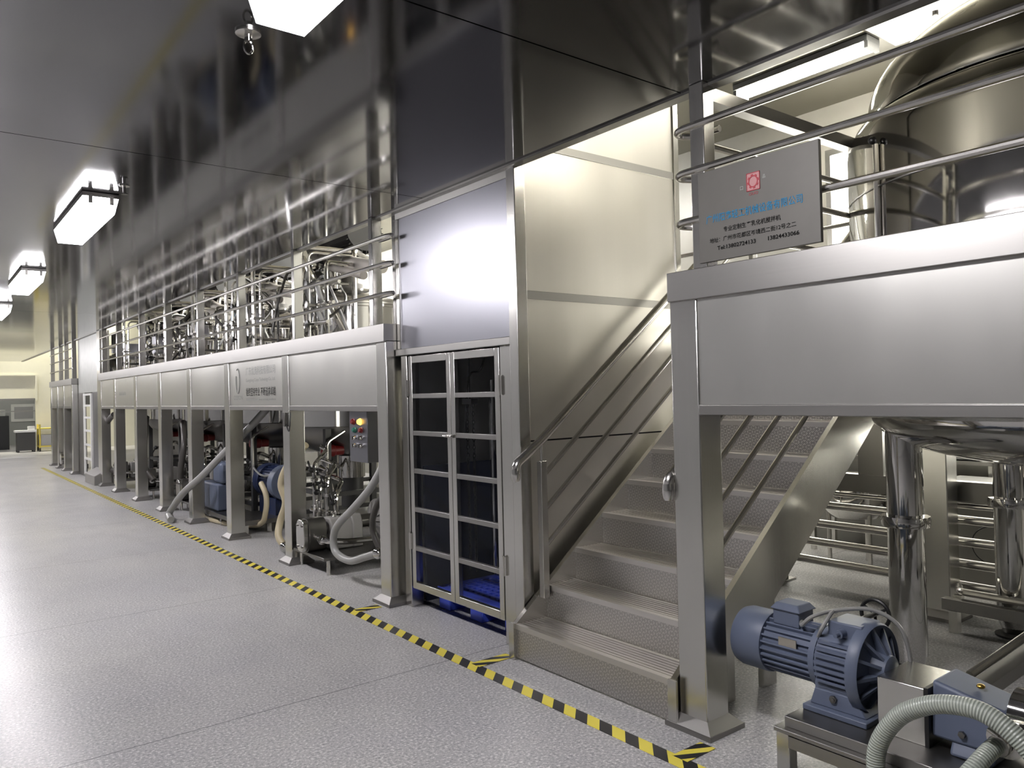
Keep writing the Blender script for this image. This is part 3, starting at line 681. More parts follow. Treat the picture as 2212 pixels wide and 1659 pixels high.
def blue_pump():
    t = thing('rotor_pump', 'blue geared motor pump on a stainless base beside the front post', 'pump', (2.9, 1.3, 0))
    x, z = 2.92, 0.405
    b = MB().box(2.63, 3.17, 0.55, 1.775, 0.165, 0.182).box(2.66, 3.14, 0.58, 1.745, 0.182, 0.222).build('base_plate', 'steel_horizontal', t, bev=0.003)
    for yy in (0.56, 1.715):
        for xx in (2.64, 3.10): MB().box(xx, xx + 0.055, yy, yy + 0.055, 0, 0.165).build('leg', 'steel_brushed', t, bev=0.003)
    MB().box(2.635, 2.675, 0.62, 1.715, 0.115, 0.16).build('base_rail', 'steel_horizontal', t)
    mo = motor(MB, t, x, 1.715, 2.10, z, 0.118, 'paint_blue', 0.40)
    tb = MB().hexa([(x - .055, 1.80, .50), (x + .055, 1.80, .50), (x + .055, 1.92, .50), (x - .055, 1.92, .50), (x - .055, 1.80, .565), (x + .055, 1.80, .565), (x + .055, 1.92, .565), (x - .055, 1.92, .565)])
    tb.hexa([(x - .065, 1.79, .565), (x + .065, 1.79, .565), (x + .065, 1.93, .565), (x - .065, 1.93, .565), (x - .045, 1.81, .592), (x + .045, 1.81, .592), (x + .045, 1.91, .592), (x - .045, 1.91, .592)]).build('terminal_box', 'paint_blue', mo, bev=0.004)
    MB().box(x - 0.113, x - 0.108, 1.78, 1.86, 0.435, 0.47).build('name_plate', 'label_metal', mo)
    MB().lathe((x, 0, z), 'y', [(0.10, 1.695), (0.128, 1.697), (0.128, 1.722), (0.10, 1.724)], 36).build('motor_flange', 'paint_blue', mo)
    # gear case: ribbed drum over a flared foot
    m = MB().lathe((x, 0, z), 'y', [(0.125, 1.545), (0.132, 1.55), (0.132, 1.69), (0.125, 1.695)], 36)
    for k in range(9):
        zz = z - 0.105 + k * 0.024; hw = math.sqrt(max(0.132 ** 2 - (zz - z) ** 2, 0.003))
        m.box(x - hw - 0.014, x - hw + 0.03, 1.558, 1.685, zz - 0.0055, zz + 0.0055)
    gc = m.build('gear_case', 'paint_blue', t)
    MB().prism([(x - .115, .222), (x + .115, .222), (x + .115, .34), (x - .115, .34)], 'y', 1.53, 1.70).hexa([(x - .15, 1.475, .222), (x + .15, 1.475, .222), (x + .15, 1.735, .222), (x - .15, 1.735, .222), (x - .15, 1.475, .245), (x + .15, 1.475, .245), (x + .15, 1.735, .245), (x - .15, 1.735, .245)]).hexa(
        [(x - .12, 1.49, .245), (x + .12, 1.49, .245), (x + .12, 1.72, .245), (x - .12, 1.72, .245), (x - .116, 1.535, .31), (x + .116, 1.535, .31), (x + .116, 1.70, .31), (x - .116, 1.70, .31)]).build('foot', 'paint_blue', gc, bev=0.004)
    MB().box(x - .07, x + .075, 1.525, 1.665, .50, .572).build('top_block', 'paint_blue', gc, bev=0.006)
    MB().cyl((x - .07, 1.60, .535), (x - .105, 1.60, .535), .016).cyl((x - .105, 1.60, .535), (x - .13, 1.60, .535), .008).build('plug', 'paint_blue', gc)
    MB().box(x - .03, x + .02, 1.521, 1.526, .515, .545).build('name_plate', 'label_metal', gc)
    MB().cyl((x - .115, 1.62, .285), (x - .128, 1.62, .285), .015, seg=6).cyl((x - .128, 1.62, .285), (x - .131, 1.62, .285), .008).build('drain_plug', 'steel_dark', gc)
    m = MB().lathe((x, 0, z), 'y', [(0.04, 1.44), (0.06, 1.45), (0.075, 1.50), (0.135, 1.515), (0.150, 1.515), (0.165, 1.50), (0.172, 1.51), (0.172, 1.545), (0.13, 1.548)], 40)
    for k in range(12):
        a = 2 * PI * k / 12 + 0.1; u = Vector((math.cos(a), 0, math.sin(a))); s = Vector((-math.sin(a), 0, math.cos(a))) * 0.006; c0 = Vector((x, 0, z))
        p0, p1 = c0 + u * 0.05, c0 + u * 0.155; Y = lambda v: Vector((0, v, 0))
        m.hexa([p0 - s + Y(1.518), p0 + s + Y(1.518), p1 + s + Y(1.518), p1 - s + Y(1.518), p0 - s + Y(1.452), p0 + s + Y(1.452), p1 + s + Y(1.508), p1 - s + Y(1.508)])
    m.build('ribbed_flange', 'paint_blue', gc)
    g = MB().box(x - .125, x + .125, 1.275, 1.445, .222, .425).build('coupling_guard', 'steel_brushed', t, bev=0.004)
    MB().box(x - .128, x + .12, 1.262, 1.276, .19, .43).build('seal_plate', 'rubber_black', t)
    m = MB().hexa([(x - .11, 1.03, .26), (x + .11, 1.03, .26), (x + .11, 1.262, .26), (x - .11, 1.262, .26), (x - .085, 1.03, .405), (x + .085, 1.03, .405), (x + .095, 1.262, .455), (x - .095, 1.262, .455)])
    m.hexa([(x - .13, 1.06, .222), (x + .13, 1.06, .222), (x + .13, 1.20, .222), (x - .13, 1.20, .222), (x - .10, 1.06, .27), (x + .10, 1.06, .27), (x + .10, 1.20, .27), (x - .10, 1.20, .27)])
    pb = m.build('pump_bracket', 'paint_blue', t, bev=0.012)
    MB().cyl((x - .108, 1.16, .30), (x - .12, 1.16, .30), .012, seg=6).build('drain_plug', 'steel_dark', pb)
    MB().sphere((x, 1.14, .442), .014, sz=.6).build('oil_cap', 'brass', pb)
    MB().lathe((x, 0, z - 0.035), 'y', [(0.10, 0.80), (0.112, 0.81), (0.112, 0.87), (0.098, 0.88), (0.098, 1.03)], 32).build('pump_head', 'steel_mirror', t)
    MB().lathe((0, 1.0, 0.355), 'x', [(0.034, 2.70), (0.034, 2.86)], 20).lathe((0, 1.0, 0.355), 'x', [(0.034, 2.735), (0.058, 2.737), (0.058, 2.75), (0.034, 2.752)], 20).build('inlet_port', 'steel_pipe', t)
    h = MB().tube([(3.10, 1.60 + 0.058 * math.cos(a), 0.56 + 0.058 * math.sin(a)) for a in [2 * PI * k / 28 for k in range(28)]], 0.008, 8, closed=True)
    for a in (0.5, 2.6, 4.7): h.cyl((3.10, 1.60, .56), (3.10, 1.60 + .055 * math.cos(a), .56 + .055 * math.sin(a)), .006, seg=8)
    h.cyl((2.99, 1.60, .56), (3.11, 1.60, .56), .010).build('hand_wheel', 'rubber_black', t)
    for k, pts in enumerate(([(x - .02, 1.81, .53), (x - .08, 1.77, .53), (x - .09, 1.72, .575), (x - .02, 1.66, .60), (x + .06, 1.55, .61), (x + .10, 1.46, .55), (x + .12, 1.43, .40), (x + .13, 1.42, .23)], [(x - .08, 1.70, .50), (x - .10, 1.67, .545), (x - .05, 1.66, .595), (x + .02, 1.68, .585)])):
        MB().tube(spline(pts, 6), 0.008, 8).build('conduit', 'hose_grey', t)
blue_pump()
def front_hoses():
    t = thing('suction_hose', 'big ribbed grey green hose arching over the blue pump base', 'hose', (2.58, 1.2, 0))
    pts = [(2.50, 1.22, 0.022), (2.56, 1.31, 0.07), (2.58, 1.345, 0.18), (2.59, 1.335, 0.28), (2.60, 1.27, 0.385), (2.60, 1.18, 0.448), (2.60, 1.095, 0.476), (2.60, 1.01, 0.478), (2.60, 0.93, 0.44), (2.60, 0.86, 0.37), (2.60, 0.82, 0.26), (2.66, 0.80, 0.2), (2.72, 0.74, 0.34), (2.80, 0.74, 0.36)]
    MB().tube(spline(pts, 8), 0.030, 16, ribs=34).build('hose_wall', 'hose_ribbed', t)
    t = thing('outlet_hose', 'short ribbed hose clamped to the pump port, cut by the photo bottom', 'hose', (2.6, 1.0, 0))
    MB().tube(spline([(2.735, 1.0, 0.355), (2.66, 1.01, 0.35), (2.57, 1.03, 0.31), (2.50, 1.07, 0.23), (2.46, 1.11, 0.10), (2.40, 1.1, 0.03), (2.2, 1.0, 0.027)], 8), 0.027, 16, ribs=34).build('hose_wall', 'hose_ribbed', t)
    MB().lathe((0, 1.0, 0.355), 'x', [(0.031, 2.672), (0.033, 2.675), (0.033, 2.690), (0.031, 2.693)], 20).cyl((2.68, 1.0, .385), (2.68, 1.03, .40), .008).build('hose_clamp', 'steel_pipe', t)
front_hoses()

# ------------------------------------------------------------------ under and behind the front platform
def pipe_barrier():
    t = thing('pipe_barrier', 'stainless barrier of stacked horizontal pipes behind the stair stringer', 'barrier', (5.35, 2.6, 0))
    for z in (0.19, 0.33, 0.47, 0.61, 0.70): MB().tube([(5.34, 1.2, z), (5.34, 4.2, z)], 0.030 if z < .65 else .018, 12).build('rail', 'steel_pipe', t)
    MB().box(5.30, 5.38, 1.2, 4.2, 0.735, 0.86).build('beam', 'steel_dark', t)
    for y in (3.45, 1.25): MB().box(5.31, 5.37, y, y + 0.06, 0.0, 1.4).box(5.27, 5.41, y - .04, y + .10, 0, .014).build('post', 'steel_brushed', t)
    MB().box(5.32, 5.40, 2.66, 2.84, 0.86, 1.92).build('post', 'steel_dark', t)
    t = thing('floor_frame', 'low stainless frame with a pipe on top, between the rear post and tank leg', 'frame', (4.95, 1.9, 0))
    MB().box(4.90, 4.96, 1.30, 2.12, 0.13, 0.20).build('beam', 'steel_horizontal', t, bev=0.003)
    MB().tube(fillet([(4.98, 1.3, 0.235), (4.98, 2.05, 0.235), (5.10, 2.10, 0.235)], .04), 0.022, 10).build('pipe', 'steel_pipe', t)
    for y in (1.34, 2.03): MB().box(4.90, 4.95, y, y + .05, 0, 0.13).box(4.96, 5.0, y, y + .05, .13, .215).build('leg', 'steel_brushed', t)
    t = thing('cable_tray', 'slanted stainless tray with a pipe on it, rising behind the blue pump', 'tray', (3.6, 1.2, 0))
    MB().bar((3.30, 1.28, 0.30), (4.55, 1.02, 0.62), 0.07, 0.05).build('tray', 'steel_horizontal', t)
    MB().tube([(3.28, 1.32, 0.345), (4.55, 1.06, 0.67)], 0.016).build('pipe', 'steel_pipe', t)
    MB().box(3.32, 3.36, 1.24, 1.28, 0, 0.29).box(4.50, 4.54, 1.0, 1.04, 0, 0.60).build('leg', 'steel_brushed', t)
pipe_barrier()
def rear_cabinet():
    t = thing('machine_cabinet', 'pale cabinet with a round fan grille behind the pipe barrier', 'cabinet', (6.1, 2.3, 0))
    MB().box(5.9, 6.4, 1.55, 2.62, 0.06, 0.66).build('body', 'wall_paint', t, bev=0.01)
    for y in (1.6, 2.52):
        for xx in (5.94, 6.30): MB().box(xx, xx + .05, y, y + .05, 0, .06).build('foot', 'rubber_black', t)
    m = MB(); c = (2.20, 0.36)
    for r in (0.03, 0.055, 0.08, 0.105, 0.13): m.tube([(5.893, c[0] + r * math.cos(a), c[1] + r * math.sin(a)) for a in [2 * PI * k / 28 for k in range(28)]], 0.005, 6, closed=True)
    for a in (0.8, 2.4): m.cyl((5.893, c[0] - .13 * math.cos(a), c[1] - .13 * math.sin(a)), (5.893, c[0] + .13 * math.cos(a), c[1] + .13 * math.sin(a)), .005, seg=6)
    g = m.build('fan_grille', 'rubber_black', t)
    MB().lathe((0, c[0], c[1]), 'x', [(0.125, 5.885), (0.125, 5.8995)], 28).build('fan_back', 'wall_paint', g)
    MB().box(5.92, 6.38, 1.58, 2.60, 0.66, 0.78).build('reflection_top', 'white_paint', t, bev=0.01)  # white top: light reflected off the cabinet, put into the colour
    t = thing('small_kettle', 'small round stainless kettle on legs behind the pipe barrier', 'kettle', (6.2, 3.35, 0))
    MB().lathe((6.2, 3.35, 0), 'z', [(0, .36), (.18, .40), (.27, .50), (.28, .54), (.28, .74), (.27, .745), (.26, .60), (.17, .46), (0, .42)], 32).build('bowl', 'steel_mirror', t)
    for k in range(3):
        a = 2 * PI * k / 3; MB().cyl((6.2 + .2 * math.cos(a), 3.35 + .2 * math.sin(a), 0), (6.2 + .2 * math.cos(a), 3.35 + .2 * math.sin(a), .45), .018).build('leg', 'steel_pipe', t)
    t = thing('steel_rack', 'open stainless rack with upper shelves seen under the tank', 'rack', (6.6, 2.6, 0))
    for y in (1.3, 2.4, 3.9):
        for xx in (6.5, 6.85): MB().box(xx, xx + .04, y, y + .04, 0, 1.75).build('upright', 'steel_brushed', t)
    for z in (0.85, 1.12, 1.35, 1.6): MB().box(6.48, 6.9, 1.28, 3.96, z, z + .03).build('shelf', 'steel_horizontal', t)
    for k, (y, hgt, wd) in enumerate(((1.5, .16, .25), (1.9, .12, .2), (2.5, .18, .3), (3.1, .14, .22), (3.5, .17, .2))):
        tag(MB().box(6.52, 6.80, y, y + wd, 0.881, 0.881 + hgt).build('storage_box', 'white_paint', loc=(6.6, y, .881), bev=.01), 'white box on the open rack shelf, %s along from under the tank' % ['first', 'second', 'third', 'fourth', 'fifth'][k], 'box', 'white boxes on the open rack')
rear_cabinet()

# ------------------------------------------------------------------ mixing kettles in the long platform
def kettle():
    X, Y = KX, KY[0]
    t = thing('mixing_kettle', 'nearest mixing kettle of the long platform, with a red cap under its dished bottom', 'kettle', (X, Y, 0), 'mixing kettles of the long platform')
    MB().lathe((X, Y, 0), 'z', [(.58, 1.16), (.62, 1.17), (.62, 2.42), (.64, 2.425), (.64, 2.45), (.60, 2.455)], 40).build('body', 'steel_mirror', t)
    MB().lathe((X, Y, 0), 'z', [(.63, 2.456), (.63, 2.475)] + [(.60 * math.cos(a), 2.475 + .20 * math.sin(a)) for a in [rad(q) for q in range(0, 91, 10)]], 40).build('lid', 'steel_pipe', t)
    MB().lathe((X, Y, 0), 'z', [(.10, .86), (.12, .865)] + [(.66 * math.sin(a), 1.17 - .30 * math.cos(a)) for a in [rad(q) for q in range(14, 91, 8)]] + [(.66, 1.19), (.60, 1.20)], 40).build('dished_bottom', 'steel_dark', t)
    MB().lathe((X, Y, 0), 'z', [(.13, 2.66), (.16, 2.665), (.16, 2.72), (.11, 2.73), (.11, 2.90), (.15, 2.91), (.15, 2.94)], 24).build('gearbox', 'paint_grey', t)
    mo = motor(MB, t, X - .10, Y - .60, Y + .36, 3.19, .225, 'paint_charcoal', .30)
    MB().box(X - .2, X + .2, Y - .30, Y + .25, 2.94, 2.975).build('motor_foot', 'paint_grey', mo)
    MB().cyl((X - .30, Y - .25, 2.62), (X - .30, Y - .25, 2.80), .09).cyl((X - .30, Y - .25, 2.80), (X - .30, Y - .25, 2.83), .12).build('man_hole', 'steel_mirror', t)
    MB().tube(fillet([(X - .35, Y + .15, 2.58), (X - .35, Y + .15, 2.86), (X - .55, Y - .1, 2.86), (X - .62, Y - .3, 2.1)], .08), .022).build('dosing_pipe', 'steel_pipe', t)
    MB().tube(fillet([(X + .1, Y - .35, 2.6), (X + .1, Y - .35, 2.95), (X - .3, Y - .75, 2.95), (X - .3, Y - .75, 2.0)], .08), .028).build('vent_pipe', 'steel_pipe', t)
    MB().sphere((X - .48, Y - .30, 2.72), .07).cyl((X - .48, Y - .30, 2.55), (X - .48, Y - .30, 2.72), .02).build('pressure_ball', 'rubber_black', t)
    # below: dark legs and frame, deepened to charcoal for the shade here
    MB().lathe((X, Y, 0), 'z', [(.10, .62), (.14, .625), (.14, .86), (.09, .87)], 24).build('homogenizer', 'steel_mirror', t)
    MB().lathe((X, Y, 0), 'z', [(.11, .30), (.12, .31), (.12, .62), (.10, .625)], 24).build('homogenizer_motor', 'paint_charcoal', t)
    MB().lathe((0, Y - .40, .95), 'x', [(0, X - .52), (.045, X - .52), (.06, X - .50), (.062, X - .40), (.05, X - .39), (.05, X - .30)], 20).build('red_cap', 'red_plastic', t)
    MB().box(X - .44, X - .40, Y - .30, Y - .16, .92, 1.0).build('bracket', 'steel_pipe', t)
    for sx in (-.52, .52):
        for sy in (-.52, .52): MB().box(X + sx - .03, X + sx + .03, Y + sy - .03, Y + sy + .03, 0, 1.18).build('leg', 'paint_charcoal', t)
    for z in (.22, .52):
        for sy in (-.52, .52): MB().box(X - .49, X + .49, Y + sy - .022, Y + sy + .022, z - .022, z + .022).build('frame_bar', 'paint_charcoal', t)
        for sx in (-.52, .52): MB().box(X + sx - .022, X + sx + .022, Y - .49, Y + .49, z - .022, z + .022).build('frame_bar', 'paint_charcoal', t)
    for k, (dx, dy) in enumerate(((-.40, -.30), (-.30, .1), (-.42, .30))):
        v = MB().cyl((X + dx, Y + dy, .545), (X + dx, Y + dy, .80), .020).cyl((X + dx - .06, Y + dy, .70), (X + dx + .06, Y + dy, .70), .026).build('valve', 'steel_mirror', t)
        MB().sphere((X + dx - .07, Y + dy, .70), .035).bar((X + dx - .07, Y + dy, .70), (X + dx - .14, Y + dy - .07, .62), .012, .02).build('valve_handle', 'rubber_black', v)
    MB().tube(spline([(X - .14, Y, .74), (X - .3, Y - .1, .80), (X - .42, Y - .3, .72), (X - .45, Y - .45, .55)]), .026).build('drain_pipe', 'steel_pipe', t)
    MB().tube(fillet([(X - .56, Y - .60, .50), (X - .56, Y - .60, 1.05), (X - .35, Y - .55, 1.15)], .05), .016).build('air_pipe', 'steel_pipe', t)
    for i in range(1, len(KY)):
        dup(t, (0, KY[i] - Y, 0), '%s mixing kettle along the long platform, counted from the lift' % ORD[i])
kettle()

def upper_pipework():
    R = random.Random(7)
    # insulated pipes sloping above each kettle
    t = thing('insulated_pipe', 'nearest pale insulated pipe sloping over the rails beside the lift', 'pipe', (3.5, 7.3, 2.9), 'pale insulated pipes above the kettles')
    MB().tube(fillet([(3.95, 8.35, 2.60), (3.70, 8.15, 3.02), (3.52, 7.75, 3.0), (3.42, 6.70, 2.76), (3.5, 6.4, 2.70)], .1), .062, 16).build('jacket', 'insulation', t)
    MB().tube(fillet([(3.9, 8.4, 2.55), (3.60, 8.05, 2.88), (3.46, 7.5, 2.86), (3.40, 6.6, 2.64)], .1), .040, 14).build('lower_jacket', 'insulation', t)
    for yy, zz, xx in ((7.45, 2.93, 3.487), (7.05, 2.84, 3.45)): MB().lathe((xx, 0, zz), 'y', [(.064, yy - .012), (.068, yy - .010), (.068, yy + .010), (.064, yy + .012)], 20).build('band', 'steel_dark', t)
    for i in range(1, 4): dup(t, (0, KY[i] - KY[0], 0), '%s pale insulated pipe over the kettles, counted from the lift' % ORD[i])
    # upright service pipes behind the rails
    t = thing('service_pipe', 'nearest upright pipe pair with a bent top behind the rail posts', 'pipe', (2.95, 6.95, 2), 'upright pipes behind the rail posts')
    for dx, r in ((0, .022), (.055, .014)): MB().tube(fillet([(2.93 + dx, 6.97 - dx, 1.986), (2.93 + dx, 6.97 - dx, 2.93 - dx), (3.45, 6.97 - dx, 2.93 - dx)], .08), r, 10).build('pipe', 'steel_pipe', t)
    MB().box(2.90, 3.02, 6.88, 7.0, 2.35, 2.37).build('clip', 'steel_dark', t)
    for k, y in enumerate((8.25, 9.15, 10.5, 11.9, 13.4, 14.6)): dup(t, (0, y - 6.97, 0), '%s upright pipe pair behind the rail posts, counted from the lift' % ORD[k + 1])
    # hose bundles hanging round each lid
    for i, y in enumerate(KY):
        t = thing('hose_bundle', '%s tangle of hoses beside a kettle lid, counted from the lift' % ORD[i], 'hoses', (3.3, y - .5, 2.0), 'hose tangles on the long platform')
        for k in range(12):
            x0 = R.uniform(2.95, 3.5); y0 = y + R.uniform(-1.0, .2); pts = [(x0, y0, R.uniform(2.0, 2.3))]
            pts.append((R.uniform(2.95, 3.5), y0 + R.uniform(-.2, .35), R.uniform(2.4, 2.9)))
            pts.append((R.uniform(3.1, 3.6), y0 + R.uniform(.1, .5), R.uniform(2.6, 2.95)))
            pts.append((R.uniform(3.3, 3.7), y + R.uniform(-.4, .4), R.uniform(2.7, 2.8)))
            MB().tube(spline(pts, 6), R.choice((.014, .018, .024, .03)), 8).build('hose', R.choice(('hose_grey', 'hose_dark', 'steel_pipe', 'steel_mirror', 'white_paint', 'hose_dark')), t)
        t = thing('pipe_manifold', '%s chrome pipe manifold with black knobs behind the rails' % ORD[i], 'manifold', (3.2, y + .75, 2.0), 'pipe manifolds on the long platform')
        for k in range(3): MB().tube([(3.0 + .12 * k, y + .75, 1.986), (3.0 + .12 * k, y + .75, 2.25 + .12 * k)], .018).build('riser', 'steel_mirror', t)
        for k in range(2):
            MB().tube([(2.95, y + .75, 2.15 + .16 * k), (3.55, y + .75, 2.15 + .16 * k)], .024).build('header', 'steel_mirror', t)
            MB().sphere((2.93, y + .75, 2.15 + .16 * k), .045).build('knob', 'rubber_black', t)
        MB().tube(fillet([(3.5, y + .75, 2.31), (3.5, y + .75, 2.62), (3.7, y + .4, 2.62)], .06), .02).build('bend', 'steel_pipe', t)
        e = thing('valve_station', '%s crossing of chrome pipes with valve wheels behind the rails, counted from the lift' % ORD[i], 'valve station', (3.0, y - 1.0, 1.986), 'valve stations on the long platform')
        for k, (dy, h) in enumerate(((-1.15, .75), (-.80, .62), (.30, .70))): MB().tube(fillet([(3.02 + .05 * k, y + dy, 1.986), (3.02 + .05 * k, y + dy, 1.986 + h), (3.5, y + dy + .2, 1.986 + h + .03)], .06), .02 - .003 * k).build('riser', 'steel_mirror', e)
        for k, z in enumerate((2.18, 2.36, 2.55)):
            q = MB().tube(fillet([(2.98 + .06 * k, y - 1.25, z), (2.98 + .06 * k, y - .55, z + .02), (3.14, y - .3, z + .10)], .08), .017).build('cross_pipe', 'steel_pipe', e)
            MB().lathe((0, y - .95, z), 'x', [(0, 2.90), (.035, 2.905), (.035, 2.925), (.012, 2.93), (.012, 2.99)], 14).build('valve_wheel', ('rubber_black', 'steel_dark', 'rubber_black')[k], q)
        if i in (0, 2):
            e = thing('drain_manifold', '%s chrome drain manifold with black levers below the kettles, counted from the lift' % ORD[i], 'manifold', (3.1, y - .9, 0), 'drain manifolds below the kettles')
            for k, (dy, z) in enumerate(((-.30, .60), (-.12, .74), (.05, .66), (.16, .86))):
                q = MB().tube(fillet([(3.02, y - .95 + dy, 0), (3.02, y - .95 + dy, z), (3.16 + .02 * k, y - .80 + dy, z + .12), (3.16, y - .62, z + .16)], .06), .02).build('riser', 'steel_mirror', e)
                MB().lathe((3.02, y - .95 + dy, 0), 'z', [(.02, z - .16), (.034, z - .155), (.034, z - .13), (.02, z - .125)], 14).build('clamp', 'steel_mirror', q)
                MB().sphere((2.99, y - .95 + dy, z - .05), .028).bar((2.99, y - .95 + dy, z - .05), (2.93, y - 1.02 + dy, z + .04), .012, .02).build('lever', 'rubber_black', q)
            MB().tube([(3.06, y - 1.35, .42), (3.06, y - .62, .42)], .024).build('header', 'steel_mirror', e)
        b = thing('junction_box', '%s grey junction box on a stand behind the rails' % ORD[i], 'junction box', (3.1, y + 1.05, 1.986), 'grey junction boxes on the long platform')
        MB().box(3.05, 3.23, y + .98, y + 1.20, 2.25, 2.52).build('box', 'steel_front', b, bev=.006)
        MB().box(3.12, 3.16, y + 1.07, y + 1.11, 1.986, 2.25).build('stand', 'steel_brushed', b)
    # storage tanks along the back
    t = thing('storage_tank', 'nearest tall storage tank at the back of the kettle row', 'tank', (5.9, 7.0, 0), 'storage tanks at the back')
    MB().lathe((5.9, 7.0, 0), 'z', [(0, .45), (.3, .50), (.5, .62), (.52, .66), (.52, 2.7), (.5, 2.76), (.3, 2.88), (0, 2.92)], 36).build('body', 'steel_mirror', t)
    for sx, sy in ((-.36, -.36), (.36, -.36), (-.36, .36), (.36, .36)): MB().cyl((5.9 + sx, 7 + sy, 0), (5.9 + sx, 7 + sy, .75), .035).build('leg', 'steel_pipe', t)
    MB().cyl((5.9, 7.0, 2.9), (5.9, 7.0, 3.2), .12).build('agitator_drive', 'paint_blue', t)
    for k, y in enumerate((9.3, 11.5, 13.8)): dup(t, (0, y - 7.0, 0), '%s tall storage tank at the back of the kettle row' % ORD[k + 1])
    t = thing('signal_tower', 'red, amber and green signal tower above the kettle pipes', 'signal lamp', (3.95, 8.52, 2.0))
    MB().cyl((3.95, 8.52, 1.986), (3.95, 8.52, 3.12), .012).cyl((3.95, 8.52, 3.12), (3.95, 8.52, 3.19), .03).build('stem', 'rubber_black', t)
    for z, mt in ((3.19, 'signal_green'), (3.27, 'signal_amber'), (3.35, 'signal_red')): MB().cyl((3.95, 8.52, z), (3.95, 8.52, z + .075), .032, seg=16).build('lamp_segment', mt, t)
    t = thing('blue_valve', 'small blue valve actuator among the pipes behind the rails', 'valve', (3.3, 9.9, 2.4))
    MB().cyl((3.25, 9.75, 1.986), (3.25, 9.75, 2.42), .02).build('stem', 'steel_pipe', t)
    MB().lathe((3.25, 9.75, 0), 'z', [(.05, 2.42), (.07, 2.44), (.07, 2.54), (.03, 2.56), (.03, 2.6)], 16).build('actuator', 'valve_blue', t)
flat('valve_blue', (0.20, 0.42, 0.60), 0.4)
upper_pipework()

# ------------------------------------------------------------------ pumps and hoses under the long platform
def lobe_pump():
    t = thing('lobe_pump', 'nearest grey lobe pump with an oval steel cover, under the platform beside the lift', 'pump', (2.7, 6.5, 0), 'grey lobe pumps under the long platform')
    Y, Z = 6.45, .27
    MB().box(2.70, 3.75, 6.06, 6.715, .13, .155).build('base_plate', 'steel_dark', t, bev=.003)
    for xx in (2.76, 3.68):
        for yy in (6.11, 6.67): MB().cyl((xx, yy, 0), (xx, yy, .13), .016).build('foot', 'steel_pipe', t)
    def oval(hw, hh): return [(Y + hw * math.copysign(abs(math.cos(a)) ** .6, math.cos(a)), Z + .03 + hh * math.copysign(abs(math.sin(a)) ** .75, math.sin(a))) for a in [2 * PI * k / 28 for k in range(28)]]
    MB().prism(oval(.085, .14), 'x', 2.655, 2.70).build('rotor_cover', 'steel_brushed', t, bev=.006)
    for k in range(4): MB().cyl((2.645, Y + .05 * (1 if k % 2 else -1), Z + .03 + .09 * (1 if k > 1 else -1)), (2.656, Y + .05 * (1 if k % 2 else -1), Z + .03 + .09 * (1 if k > 1 else -1)), .012, seg=6).build('bolt', 'steel_dark', t)
    MB().prism(oval(.10, .145), 'x', 2.70, 2.86).build('rotor_case', 'steel_dark', t)
    MB().prism([(Y - .11, .155), (Y + .11, .155), (Y + .11, .36), (Y + .07, .43), (Y - .07, .43), (Y - .11, .36)], 'x', 2.90, 3.18).prism([(Y - .12, .155), (Y + .12, .155), (Y + .12, .37), (Y + .08, .445), (Y - .08, .445), (Y - .12, .37)], 'x', 3.10, 3.20).build('gear_case', 'paint_grey', t, bev=.012)
    MB().tube([(2.98, Y + .03 * math.cos(a), .45 + .03 * math.sin(a)) for a in [2 * PI * k / 16 for k in range(16)]], .006, 6, closed=True).build('lifting_eye', 'steel_pipe', t)
    MB().cyl((2.86, Y, Z + .06), (2.90, Y, Z + .06), .05).build('shaft_sleeve', 'steel_dark', t)
    MB().cyl((3.20, Y, .36), (3.36, Y, .36), .06).build('shaft_sleeve', 'steel_dark', t)
    m = MB().lathe((0, Y, .36), 'x', [(.05, 3.35), (.07, 3.36), (.15, 3.40), (.185, 3.40), (.185, 3.45), (.15, 3.46)], 36)
    for k in range(12):
        a = 2 * PI * k / 12; u = Vector((0, math.cos(a), math.sin(a))); s = Vector((0, -math.sin(a), math.cos(a))) * .007; c = Vector((0, Y, .36)); p0, p1 = c + u * .06, c + u * .17; Q = lambda v: Vector((v, 0, 0))
        m.hexa([p0 - s + Q(3.345), p0 + s + Q(3.345), p1 + s + Q(3.385), p1 - s + Q(3.385), p0 - s + Q(3.41), p0 + s + Q(3.41), p1 + s + Q(3.41), p1 - s + Q(3.41)])
    m.build('ribbed_flange', 'paint_grey', t)
    m = MB().lathe((0, Y, .36), 'x', [(.15, 3.46), (.155, 3.465), (.155, 3.70), (.13, 3.72)], 32)
    for k in range(10): m.lathe((0, Y, .36), 'x', [(.155, 3.47 + .022 * k), (.168, 3.473 + .022 * k), (.168, 3.478 + .022 * k), (.155, 3.481 + .022 * k)], 32)
    m.build('motor', 'paint_grey', t)
    MB().lathe((0, Y - .22, .50), 'x', [(0, 3.42), (.06, 3.425), (.075, 3.44), (.075, 3.52), (0, 3.53)], 24).cyl((3.47, Y - .15, .46), (3.47, Y - .1, .42), .02).build('speed_wheel', 'rubber_black', t)
    MB().tube(fillet([(2.78, Y - .10, Z), (2.78, Y - .24, Z), (2.95, Y - .30, Z - .02), (3.2, Y - .30, Z - .03)], .07), .026).build('outlet_pipe', 'steel_mirror', t)
    MB().lathe((2.78, 0, Z), 'y', [(.026, Y - .19), (.042, Y - .188), (.042, Y - .165), (.026, Y - .163)], 18).build('clamp', 'steel_mirror', t)
    L = ['', 'second grey lobe pump under the platform, behind the leaning hose', 'third grey lobe pump under the platform, counted from the lift', 'farthest grey lobe pump under the platform, beside the wedge box']
    for k, y in enumerate((10.95, 13.05, 15.0)): dup(t, (.16, y - 6.45, 0), L[k + 1])
lobe_pump()
